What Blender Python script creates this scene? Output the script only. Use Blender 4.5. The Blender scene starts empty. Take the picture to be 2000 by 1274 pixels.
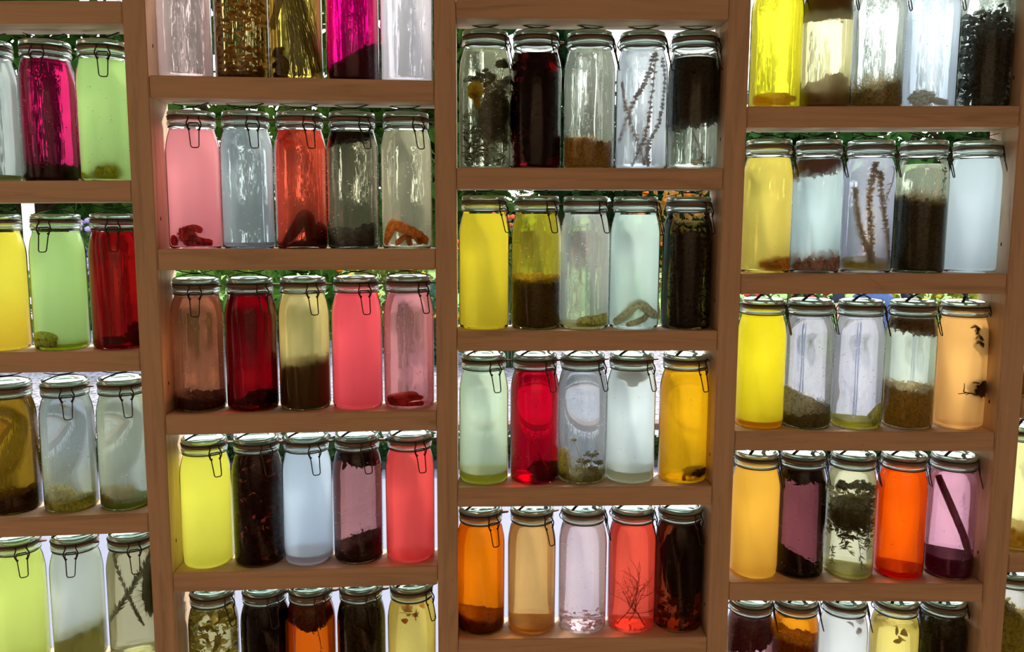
import bpy, bmesh, math, random
import numpy as np
from mathutils import Vector, Matrix, noise

C = bpy.context.scene.collection
SC = bpy.context.scene
# ------------------------------------------------------------------ camera model (1 unit = 1 m)
K = .038 / .03409                       # planks are 38 mm thick
F = 1650.43; D = 1.4 * K; EYE = 1.60
R = Matrix(((0.99910868, 0.0421944, 0.00121266),
            (-0.04201707, 0.99133234, 0.12447797),
            (0.00405012, -0.12441797, 0.99222163)))

def ray(u, v): return R @ Vector(((u - 1000) / F, 1, (637 - v) / F))
def on_y(u, v, y):                       # world point on the vertical plane Y=y
    r = ray(u, v); s = (y + D) / r.y
    return Vector((r.x * s, y, EYE + r.z * s))
def on_ground(u, v, z=0):
    r = ray(u, v); s = (z - EYE) / r.z
    return Vector((r.x * s, -D + r.y * s, z))
def at_dist(u, v, y): return on_y(u, v, y)

def lin(c):
    return tuple((x / 255 / 12.92 if x / 255 <= .04045 else ((x / 255 + .055) / 1.055) ** 2.4) for x in c)

# ------------------------------------------------------------------ materials
class NT:
    def __init__(s, name):
        s.m = bpy.data.materials.new(name); s.m.use_nodes = True
        s.t = s.m.node_tree; s.t.nodes.clear()
        s.out = s.t.nodes.new('ShaderNodeOutputMaterial')
    def n(s, kind, **kw):
        nd = s.t.nodes.new('ShaderNode' + kind)
        for k, v in kw.items():
            if k in nd.inputs.keys():
                try: nd.inputs[k].default_value = v
                except Exception: nd.inputs[k].default_value = (*v, 1)
            else: setattr(nd, k, v)
        return nd
    def l(s, a, b): s.t.links.new(a, b)
    def mix(s, fac, a, b):
        x = s.n('MixShader')
        if isinstance(fac, (int, float)): x.inputs[0].default_value = fac
        else: s.l(fac, x.inputs[0])
        s.l(a, x.inputs[1]); s.l(b, x.inputs[2]); return x.outputs[0]
    def ramp(s, fac, stops):
        r = s.n('ValToRGB'); e = r.color_ramp.elements
        while len(e) < len(stops): e.new(.5)
        for el, (p, c) in zip(e, stops): el.position = p; el.color = (*c[:3], 1)
        s.l(fac, r.inputs[0]); return r.outputs[0]
    def done(s, sh): s.l(sh, s.out.inputs[0]); return s.m

def wood(name, base, axis, dark=.55):
    t = NT(name)
    tc = t.n('TexCoord'); mp = t.n('Mapping')
    info = t.n('ObjectInfo')
    add = t.n('VectorMath', operation='ADD'); t.l(tc.outputs['Object'], add.inputs[0])
    mul = t.n('VectorMath', operation='SCALE'); mul.inputs[0].default_value = (7.3, 3.1, 5.7); t.l(info.outputs['Random'], mul.inputs[3])
    t.l(mul.outputs[0], add.inputs[1]); t.l(add.outputs[0], mp.inputs[0])
    sc = [22, 22, 22]; sc[axis] = 1.6
    mp.inputs['Scale'].default_value = sc
    ns = t.n('TexNoise', Scale=2.2, Detail=6, Roughness=.6, Distortion=.9); t.l(mp.outputs[0], ns.inputs[0])
    b = Vector(base)
    col = t.ramp(ns.outputs[0], [(.3, b * .72), (.5, b), (.72, b * 1.12)])
    mp2 = t.n('Mapping'); t.l(add.outputs[0], mp2.inputs[0]); sc2 = [14, 14, 14]; sc2[axis] = 5; mp2.inputs['Scale'].default_value = sc2
    vo = t.n('TexNoise', Scale=1.0, Detail=3, Distortion=1.5); t.l(mp2.outputs[0], vo.inputs[0])
    kn = t.ramp(vo.outputs[0], [(.66, (0, 0, 0)), (.80, (.75, .75, .75))])
    mx = t.n('MixRGB'); t.l(kn, mx.inputs[0]); t.l(col, mx.inputs[1]); mx.inputs[2].default_value = (*(b * dark), 1)
    p = t.n('BsdfPrincipled', Roughness=.72); t.l(mx.outputs[0], p.inputs['Base Color'])
    bp = t.n('Bump', Strength=.15, Distance=.002); t.l(ns.outputs[0], bp.inputs['Height']); t.l(bp.outputs[0], p.inputs['Normal'])
    return t.done(p.outputs[0])

def plain(name, col, rough=.6, metal=0, var=0, scale=40):
    t = NT(name); p = t.n('BsdfPrincipled', Roughness=rough, Metallic=metal)
    p.inputs['Base Color'].default_value = (*col, 1)
    if var:
        tc = t.n('TexCoord'); ns = t.n('TexNoise', Scale=scale, Detail=5); t.l(tc.outputs['Object'], ns.inputs[0])
        b = Vector(col); cr = t.ramp(ns.outputs[0], [(.3, b * (1 - var)), (.7, b * (1 + var))]); t.l(cr, p.inputs['Base Color'])
    return t.done(p.outputs[0])

def matter(col, trans=.35, var=.6, scale=190, gain=1.0):
    """fibres, petals, leaves: rough, lets some light through"""
    key = 'matter_%d_%d_%d_%d' % (*col, int(trans * 100))
    if key in bpy.data.materials: return bpy.data.materials[key]
    t = NT(key); tc = t.n('TexCoord'); ns = t.n('TexNoise', Scale=scale, Detail=4, Roughness=.6); t.l(tc.outputs['Object'], ns.inputs[0])
    b = Vector([x ** (.68 if gain > 1 else 1) for x in lin(col)]); b *= min(gain, .90 / max(b)); cr = t.ramp(ns.outputs[0], [(.3, b * (1 - var)), (.55, b), (.75, b * (1 + var * .15))])
    d = t.n('BsdfDiffuse'); tr = t.n('BsdfTranslucent'); t.l(cr, d.inputs[0]); t.l(cr, tr.inputs[0])
    return t.done(t.mix(trans, d.outputs[0], tr.outputs[0]))

def liquid_mat(top, bot, milk, wave=1.0, rough=.0):
    key = 'liquid_%d_%d_%d_%d_%d_%d_%d' % (*top, *bot, int(milk * 100))
    if key in bpy.data.materials: return bpy.data.materials[key]
    t = NT(key); tc = t.n('TexCoord'); sp = t.n('SeparateXYZ'); t.l(tc.outputs['Object'], sp.inputs[0])
    ns = t.n('TexNoise', Scale=28, Detail=2); t.l(tc.outputs['Object'], ns.inputs[0])
    ma = t.n('Math', operation='MULTIPLY_ADD'); t.l(ns.outputs[0], ma.inputs[0]); ma.inputs[1].default_value = .05; t.l(sp.outputs[2], ma.inputs[2])
    def q(c, g):
        z = [x ** .5 for x in lin(c)]; g = min(g, 1.05 / max(z)); return tuple(min(.985, x * g) for x in z)
    gz = [(.03 / .25 + .0, bot), (.16, top)]
    mr = t.n('MapRange'); mr.inputs[1].default_value = .03; mr.inputs[2].default_value = .22; t.l(ma.outputs[0], mr.inputs[0])
    cg = t.ramp(mr.outputs[0], [(.05, q(bot, 1.0)), (.6, q(top, 1.0))])
    ct = t.ramp(mr.outputs[0], [(.05, q(bot, 1.12)), (.6, q(top, 1.12))])
    # moulded glass is slightly wavy around the jar: stretched noise as normal bump
    mp = t.n('Mapping'); mp.inputs['Scale'].default_value = (70, 70, 5); t.l(tc.outputs['Object'], mp.inputs[0])
    wn = t.n('TexNoise', Scale=1.0, Detail=2.5); t.l(mp.outputs[0], wn.inputs[0])
    bp = t.n('Bump', Strength=.22 * wave, Distance=.004); t.l(wn.outputs[0], bp.inputs['Height'])
    g = t.n('BsdfGlass', IOR=1.26, Roughness=rough); t.l(cg, g.inputs[0]); t.l(bp.outputs[0], g.inputs['Normal'])
    tp = t.n('BsdfTransparent'); t.l(cg, tp.inputs[0])     # part of the light goes straight through and tints what lies behind
    gt = t.mix(.16, g.outputs[0], tp.outputs[0])
    if milk <= 0: return t.done(gt)
    tr = t.n('BsdfTranslucent'); t.l(ct, tr.inputs[0])
    return t.done(t.mix(milk, gt, tr.outputs[0]))

def glass_thin():
    t = NT('jar_glass'); fr = t.n('Fresnel', IOR=1.36); lw = t.n('LayerWeight', Blend=.25)
    tr = t.n('BsdfTransparent'); cr = t.ramp(lw.outputs['Facing'], [(.55, (.985, .995, .985)), (1.0, (.62, .70, .64))]); t.l(cr, tr.inputs[0])
    gl = t.n('BsdfGlossy', Roughness=.03); gl.inputs[0].default_value = (1, 1, 1, 1)
    return t.done(t.mix(fr.outputs[0], tr.outputs[0], gl.outputs[0]))
def glass_solid(name, col, tl=.2):
    t = NT(name); g = t.n('BsdfGlass', IOR=1.5, Roughness=.04); g.inputs[0].default_value = (*col, 1)
    tr = t.n('BsdfTranslucent'); tr.inputs[0].default_value = (*[c * .95 for c in col], 1)
    d = t.n('BsdfDiffuse'); d.inputs[0].default_value = (*[c * .6 for c in col], 1)
    return t.done(t.mix(tl, g.outputs[0], t.mix(.3, tr.outputs[0], d.outputs[0])))

M_GLASS = glass_thin()
M_LID = glass_solid('lid_glass', (.78, .90, .81), .24)
M_RIM = glass_solid('rim_glass', (.90, .95, .91), .12)
M_RUB = plain('rubber_seal', lin((128, 108, 92)), .7)
M_WIRE = plain('brown_steel_wire', lin((70, 54, 44)), .5, .6)
M_POST = wood('pine_post', lin((206, 178, 148)), 2)
M_SHELF = wood('pine_board', lin((206, 176, 145)), 0)
M_BUB = None

# ------------------------------------------------------------------ mesh builder
class MB:
    def __init__(s): s.v = []; s.f = []
    def add(s, v, f):
        o = len(s.v); s.v += [tuple(p) for p in v]; s.f += [tuple(i + o for i in q) for q in f]
    def tube(s, pts, r, n=6, cap=True, flat=1.0):
        pts = [Vector(p) for p in pts]; N = len(pts); rr = r if isinstance(r, (list, tuple)) else [r] * N
        up = Vector((.13, .21, .97)); V = []; Fc = []
        prev = None
        for i, p in enumerate(pts):
            tn = (pts[min(i + 1, N - 1)] - pts[max(i - 1, 0)]); tn = tn.normalized() if tn.length > 1e-9 else Vector((0, 0, 1))
            a = prev - tn * prev.dot(tn) if prev is not None else up.cross(tn)
            if a.length < 1e-6: a = tn.orthogonal()
            a.normalize(); prev = a; b = tn.cross(a)
            for k in range(n):
                th = 2 * math.pi * k / n
                V.append(p + a * (math.cos(th) * rr[i]) + b * (math.sin(th) * rr[i] * flat))
        for i in range(N - 1):
            for k in range(n):
                Fc.append((i * n + k, i * n + (k + 1) % n, (i + 1) * n + (k + 1) % n, (i + 1) * n + k))
        if cap: Fc.append(tuple(range(n - 1, -1, -1))); Fc.append(tuple((N - 1) * n + k for k in range(n)))
        s.add(V, Fc)
    def ring(s, R0, z, r, n=40, m=6):
        V = []; Fc = []
        for i in range(n):
            a = 2 * math.pi * i / n
            for k in range(m):
                b = 2 * math.pi * k / m; q = R0 + r * math.cos(b)
                V.append((q * math.cos(a), q * math.sin(a), z + r * math.sin(b)))
        for i in range(n):
            for k in range(m):
                Fc.append((i * m + k, ((i + 1) % n) * m + k, ((i + 1) % n) * m + (k + 1) % m, i * m + (k + 1) % m))
        s.add(V, Fc)
    def lathe(s, prof, n=48, closed=False):
        V = []; Fc = []; P = []
        for (r, z) in prof:
            if r < 1e-6: P.append([len(V)] * n); V.append((0, 0, z))
            else:
                P.append(list(range(len(V), len(V) + n)))
                V += [(r * math.cos(2 * math.pi * k / n), r * math.sin(2 * math.pi * k / n), z) for k in range(n)]
        seq = list(zip(P[:-1], P[1:])) + ([(P[-1], P[0])] if closed else [])
        for a, b in seq:
            for k in range(n):
                q = [a[k], a[(k + 1) % n], b[(k + 1) % n], b[k]]; u = []
                for i in q:
                    if i not in u: u.append(i)
                if len(u) > 2: Fc.append(tuple(u))
        s.add(V, Fc)
    def blob(s, c, rad, sub=3, amp=.15, freq=2.0, seed=0):
        bm = ICO[sub]; c = Vector(c); off = Vector((seed * 3.7, seed * 1.3, -seed * 2.1)); V = []
        for p in bm[0]:
            d = 1 + amp * (noise.noise(p * freq + off) + .5 * noise.noise(p * freq * 2.7 + off))
            V.append((c.x + p.x * rad[0] * d, c.y + p.y * rad[1] * d, c.z + p.z * rad[2] * d))
        s.add(V, bm[1])
    def strand(s, p, d, L, w, rnd, curl=.5):
        p = Vector(p); d = Vector(d).normalized(); sd = d.cross(Vector((rnd.uniform(-1, 1), rnd.uniform(-1, 1), rnd.uniform(-1, 1))))
        if sd.length < 1e-6: sd = d.orthogonal()
        sd.normalize(); bend = d.cross(sd) * rnd.uniform(-curl, curl)
        q = [p, p + d * L * .5 + bend * L * .12, p + d * L + bend * L * .45]; V = []
        for i, x in enumerate(q):
            ww = w * (1, .8, .25)[i]; V += [x - sd * ww * .5, x + sd * ww * .5]
        s.add(V, [(0, 1, 3, 2), (2, 3, 5, 4)])
    def leaf(s, p, d, L, w, rnd, curl=.25):
        p = Vector(p); d = Vector(d).normalized()
        sd = d.cross(Vector((rnd.uniform(-1, 1), rnd.uniform(-1, 1), rnd.uniform(-1, 1))))
        if sd.length < 1e-6: sd = d.orthogonal()
        sd.normalize(); nm = d.cross(sd)
        V = [p, p + d * L * .35 - sd * w * .5 + nm * curl * L * .2, p + d * L * .35 + sd * w * .5 + nm * curl * L * .2,
             p + d * L * .75 - sd * w * .35, p + d * L * .75 + sd * w * .35, p + d * L - nm * curl * L * .3]
        s.add(V, [(0, 2, 1), (1, 2, 4, 3), (3, 4, 5)])
    def clamp(s, Rm, z0, z1):
        o = []
        for x, y, z in s.v:
            r = math.hypot(x, y)
            Rz = Rm if z < .180 else Rm - (z - .180) * .20
            if r > Rz: x *= Rz / r; y *= Rz / r
            o.append((x, y, min(max(z, z0), z1)))
        s.v = o
    def scale(s, k): s.v = [(x * k * 1.055, y * k * 1.055, z * k) for x, y, z in s.v]
    def build(s, name, mat, parent=None, smooth=True):
        me = bpy.data.meshes.new(name); me.from_pydata(s.v, [], s.f); me.materials.append(mat)
        if smooth: me.polygons.foreach_set('use_smooth', [True] * len(me.polygons))
        me.update()
        return link(name, me, parent)
def link(name, me, parent=None):
    o = bpy.data.objects.new(name, me); C.objects.link(o)
    if parent: o.parent = parent
    return o
ICO = {}
for _s in (1, 2, 3, 4):
    _b = bmesh.new(); bmesh.ops.create_icosphere(_b, subdivisions=_s, radius=1)
    ICO[_s] = ([v.co.copy() for v in _b.verts], [tuple(v.index for v in f.verts) for f in _b.faces]); _b.free()

def smooth(pts, k=6):
    P = [Vector(p) for p in pts]; o = []
    for i in range(len(P) - 1):
        a = P[max(i - 1, 0)]; b = P[i]; c = P[i + 1]; d = P[min(i + 2, len(P) - 1)]
        for j in range(k):
            t = j / k
            o.append(.5 * ((2 * b) + (c - a) * t + (2 * a - 5 * b + 4 * c - d) * t * t + (3 * b - a - 3 * c + d) * t ** 3))
    o.append(P[-1]); return o

def tag(o, label, cat=None, group=None, kind=None):
    if label: o['label'] = label
    if cat: o['category'] = cat
    if group: o['group'] = group
    if kind: o['kind'] = kind
    return o
def empty(name, loc, label, cat, group=None, rz=0):
    o = bpy.data.objects.new(name, None); C.objects.link(o); o.location = loc; o.rotation_euler = (0, 0, rz)
    o.empty_display_size = .05
    return tag(o, label, cat, group)
def struct(name, mb, mat, kind='structure'):
    o = mb.build(name, mat, smooth=False); o['kind'] = kind; return o
def box(mb, x0, x1, y0, y1, z0, z1):
    mb.add([(x0, y0, z0), (x1, y0, z0), (x1, y1, z0), (x0, y1, z0), (x0, y0, z1), (x1, y0, z1), (x1, y1, z1), (x0, y1, z1)],
           [(0, 3, 2, 1), (4, 5, 6, 7), (0, 1, 5, 4), (1, 2, 6, 5), (2, 3, 7, 6), (3, 0, 4, 7)])

# ------------------------------------------------------------------ the shelving
PX = {k: v * K for k, v in dict(P1L=-.5542, P1R=-.5185, P2L=-.0671, P2R=-.0326, P3L=.4084, P3R=.4437, P4L=.9035, P4R=.9452).items()}
CW = PX['P2L'] - PX['P1R']
PX['P0R'] = PX['P1L'] - CW; PX['P0L'] = PX['P0R'] - .039
PX['P5L'] = PX['P4R'] + CW; PX['P5R'] = PX['P5L'] + .039
DEP = .0915; TH = .038
unit = empty('shelving_wall', (0, 0, 0), 'pale pine wall of open shelves between upright posts, filled with jars', 'shelving')
for i in range(6):
    x0, x1 = PX['P%dL' % i], PX['P%dR' % i]
    bm = bmesh.new()
    bmesh.ops.create_cube(bm, size=1)
    for v in bm.verts: v.co = Vector((v.co.x * (x1 - x0), v.co.y * DEP, v.co.z * 2.4))
    bmesh.ops.bevel(bm, geom=list(bm.edges), offset=.0018, segments=2, affect='EDGES')
    me = bpy.data.meshes.new('post'); bm.to_mesh(me); bm.free(); me.materials.append(M_POST)
    o = link('post', me, unit); o.location = ((x0 + x1) / 2, DEP / 2, 1.2)

# top edge of every board as seen in the photo: (left u, v) (right u, v)
BOARD = {
 (1, 1): (2, 1, 240, 1), (1, 2): (2, 353.5, 256, 352), (1, 3): (2, 689, 272, 686), (1, 4): (2, 1013, 290, 1003),
 (2, 1): (295, 146.5, 846, 157), (2, 2): (308, 487, 850, 487), (2, 3): (325, 811.5, 853, 802), (2, 4): (340, 1121, 852, 1106),
 (3, 0): (890, -9.5, 1424, -5), (3, 1): (890, 327, 1412, 329), (3, 2): (892, 646.7, 1402, 646.7), (3, 3): (893, 953.8, 1391, 950), (3, 4): (893, 1250.4, 1380, 1244.6),
 (4, 1): (1461, 207.5, 1995, 206.5), (4, 2): (1448, 535, 1968, 535), (4, 3): (1435, 843, 1945, 845), (4, 4): (1424, 1138.5, 1921, 1141.5),
 (5, 3): (1996, 780.5, None, None), (5, 4): (1970, 1084, None, None)}
SHZ = {}
for (c, r), (u0, v0, u1, v1) in BOARD.items():
    a = on_y(u0, v0, 0); b = on_y(u1, v1, 0) if u1 else Vector((a.x + CW, 0, a.z))
    SHZ[c, r] = (a.x, a.z, b.x, b.z)
for c, top in ((1, 4), (2, 4), (4, 4), (5, 4)):
    s = SHZ[c, top]; SHZ[c, 5] = (s[0], s[1] - .3055, s[2], s[3] - .3055)
def shelf_z(c, r, x):
    x0, z0, x1, z1 = SHZ[c, r]; return z0 + (z1 - z0) * (x - x0) / (x1 - x0)
for (c, r) in SHZ:
    x0, x1 = PX['P%dR' % (c - 1)] + .0009, PX['P%dL' % c] - .0009
    xm = (x0 + x1) / 2; bm = bmesh.new(); bmesh.ops.create_cube(bm, size=1)
    for v in bm.verts:
        xx = xm + v.co.x * (x1 - x0)
        v.co = Vector((xx - xm, v.co.y * (DEP - .001), shelf_z(c, r, xx) - shelf_z(c, r, xm) + (v.co.z - .5) * TH))
    bmesh.ops.bevel(bm, geom=list(bm.edges), offset=.0014, segments=2, affect='EDGES')
    me = bpy.data.meshes.new('shelf_board'); bm.to_mesh(me); bm.free(); me.materials.append(M_SHELF)
    o = link('shelf_board', me, unit); o.location = (xm, DEP / 2 + .0005, shelf_z(c, r, xm))
# little dark screw knots on the inner sides of the posts
mb = MB()
for (x, sgn) in ((PX['P1R'], 1), (PX['P3L'], -1), (PX['P4L'], -1)):
    for (c, r) in SHZ:
        if c == 2 and sgn == 1 or (c == 3 and x == PX['P3L']) or (c == 4 and x == PX['P4L']):
            zz = SHZ[c, r][1 if sgn == 1 else 3] + .055
            mb.blob((x, .028, zz), (.0008, .0022, .004), 2, .1)
mb.build('screw_plug', plain('dark_plug', (.03, .018, .01), .8), unit)

# ------------------------------------------------------------------ jar parts (shared meshes)
def mesh_of(mb, name, mat):
    me = bpy.data.meshes.new(name); me.from_pydata(mb.v, [], mb.f); me.materials.append(mat)
    me.polygons.foreach_set('use_smooth', [True] * len(me.polygons)); me.update(); return me
RO = .0480
b = MB(); b.lathe([(0, .0022), (.030, .0012), (.0435, 0), (.0467, .0022), (RO, .0075), (RO, .172), (.0476, .182), (.0464, .192), (.0446, .201), (.0425, .2090), (.0407, .2145), (.0400, .2175), (.0400, .2225)])
ME_BODY = mesh_of(b, 'glass_body', M_GLASS)
b = MB(); b.lathe([(.0372, .2228), (.0412, .2226), (.0428, .2245), (.0433, .228), (.0426, .2312), (.0418, .2335), (.0372, .2335)], 48, True)
ME_RIM = mesh_of(b, 'neck_rim', M_RIM)
b = MB(); b.lathe([(0, .2425), (.031, .2425), (.0335, .2445), (.036, .2492), (.0395, .2502), (.0415, .2492), (.0424, .2465), (.0420, .2425), (.0408, .2402), (.0350, .2392), (0, .2385)])
ME_LID = mesh_of(b, 'glass_lid', M_LID)
b = MB(); b.lathe([(.0368, .2338), (.0424, .2338), (.0428, .2362), (.0422, .2388), (.0368, .2388)], 48, True)
a0 = math.radians(-90 + 58)
tv = []
for (rr, w) in ((.040, .0085), (.0465, .0062), (.0525, .0040), (.0555, .0015)):
    for sx, z in ((-1, .2350), (1, .2350), (1, .2375), (-1, .2375)):
        tv.append((rr * math.cos(a0) - sx * w * math.sin(a0), rr * math.sin(a0) + sx * w * math.cos(a0), z))
tf = [(0, 1, 2, 3), (15, 14, 13, 12)]
for i in range(3):
    for k in range(4): tf.append((i * 4 + k, (i + 1) * 4 + k, (i + 1) * 4 + (k + 1) % 4, i * 4 + (k + 1) % 4))
b.add(tv, tf)
ME_GASK = mesh_of(b, 'rubber_seal', M_RUB)
b = MB(); b.ring(.0412, .2212, .0011); ME_NW = mesh_of(b, 'neck_wire', M_WIRE)
b = MB(); b.ring(.0428, .2398, .0010)
for s in (-1, 1):                                                   # hinge at the back
    b.tube(smooth([(s * .010, .0405, .2400), (s * .0115, .0440, .2350), (s * .0100, .0465, .2290), (s * .0108, .0435, .2235), (s * .0095, .0402, .2212)], 4), .0009, 5)
b.tube([(-.010, .0465, .229), (.010, .0465, .229)], .0009, 5)
ME_LW = mesh_of(b, 'lid_wire', M_WIRE)
b = MB()
for s in (-1, 1):
    b.tube(smooth([(s * .0085, -.0412, .2402), (s * .0100, -.0432, .2385), (s * .0088, -.0440, .2345), (s * .0118, -.0458, .2275), (s * .0124, -.0468, .2220), (s * .0102, -.0472, .2165), (s * .0088, -.0470, .2130), (s * .0070, -.0475, .2150)], 4), .0013, 6)
    b.tube(smooth([(s * .0060, -.0478, .2150), (s * .0085, -.0472, .2158), (s * .0098, -.0455, .2200), (s * .0082, -.0440, .2255), (s * .0060, -.0432, .2262)], 4), .00095, 5)
b.tube([(-.0075, -.0440, .2262), (.0075, -.0440, .2262)], .00105, 6)
b.tube([(-.0098, -.0430, .2398), (.0098, -.0430, .2398)], .001, 6)
ME_LINK = mesh_of(b, 'latch_link', M_WIRE)
b = MB()
L = [(-.0088, -.0470, .2160), (-.0080, -.0505, .2020), (-.0072, -.0545, .1860), (-.0062, -.0553, .1832), (-.0042, -.0556, .1820), (0, -.0557, .1817), (.0042, -.0556, .1820), (.0062, -.0553, .1832), (.0072, -.0545, .1860), (.0080, -.0505, .2020), (.0088, -.0470, .2160)]
b.tube(L, .00105, 6); ME_LEVER = mesh_of(b, 'latch_lever', M_WIRE)
def strip(pts, w=.0058, t=.0013):
    m = MB(); P = smooth(pts, 6); V = []; Fc = []
    for p in P:
        for sy, sz in ((-1, -1), (1, -1), (1, 1), (-1, 1)): V.append((p.x, p.y + sy * w / 2, p.z + sz * t / 2))
    for i in range(len(P) - 1):
        for k in range(4): Fc.append((i * 4 + k, i * 4 + (k + 1) % 4, (i + 1) * 4 + (k + 1) % 4, (i + 1) * 4 + k))
    Fc += [(3, 2, 1, 0), tuple((len(P) - 1) * 4 + k for k in range(4))]
    m.add(V, Fc); return m
b = strip([(-.0400, 0, .2500), (-.030, 0, .2535), (-.015, 0, .2572), (0, 0, .2583), (.015, 0, .2572), (.030, 0, .2535), (.0400, 0, .2500)])
b2 = strip([(-.036, 0, .2660), (-.026, 0, .2632), (-.012, 0, .2602), (0, 0, .2594), (.012, 0, .2602), (.026, 0, .2632), (.036, 0, .2660)])
b.add(b2.v, b2.f); ME_SPRING = mesh_of(b, 'lid_spring', plain('dark_spring_strip', lin((44, 32, 26)), .75))
# bubbles clinging to the glass
t = NT('bubble'); g = t.n('BsdfGlass', IOR=1.15, Roughness=0); g.inputs[0].default_value = (1, 1, 1, 1)
gl = t.n('BsdfTranslucent'); gl.inputs[0].default_value = (.95, .95, .95, 1)
M_BUB = t.done(t.mix(.45, g.outputs[0], gl.outputs[0]))
ME_BUBS = []
for k in range(4):
    rr = random.Random(50 + k); b = MB()
    for i in range(90):
        a = rr.uniform(0, 2 * math.pi); z = .012 + (.165 * rr.random() ** (1.0 if k < 2 else 1.6)); w = rr.uniform(.0006, .0022)
        V, Fc = ICO[1]; q = Vector((math.cos(a), math.sin(a), 0)); tn = Vector((-q.y, q.x, 0))
        c0 = q * .0470 + Vector((0, 0, z)); h = w * rr.uniform(.3, .6)
        b.add([c0 + tn * (p.x * w) + q * (p.y * .0004) + Vector((0, 0, p.z * h)) for p in V], Fc)
    ME_BUBS.append(mesh_of(b, 'bubbles', M_BUB))
LIQ = {}
RI = .0462
def liquid_mesh(fill, mat):
    k = (round(fill, 4), mat.name)
    if k in LIQ: return LIQ[k]
    def ri(z):
        for (r0, z0), (r1, z1) in zip(((RI, .172), (.0459, .182), (.0448, .192), (.0430, .201), (.0410, .2090), (.0394, .2145), (.0384, .2175)), ((.0459, .182), (.0448, .192), (.0430, .201), (.0410, .2090), (.0394, .2145), (.0384, .2175), (.0384, .30))):
            if z0 <= z <= z1: return r0 + (r1 - r0) * (z - z0) / (z1 - z0)
        return RI
    pr = [(0, .0042), (.030, .0038), (.042, .0042), (.0452, .0060), (RI, .0100)]
    for z in (.060, .120, .172, .182, .192, .201, .2090, .2145, .2175):
        if z < fill - .001: pr.append((ri(z), z))
    pr += [(ri(fill), fill), (.02, fill - .0004), (0, fill - .0004)]
    b = MB(); b.lathe(pr, 56)
    LIQ[k] = mesh_of(b, 'liquid', mat); return LIQ[k]

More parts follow.
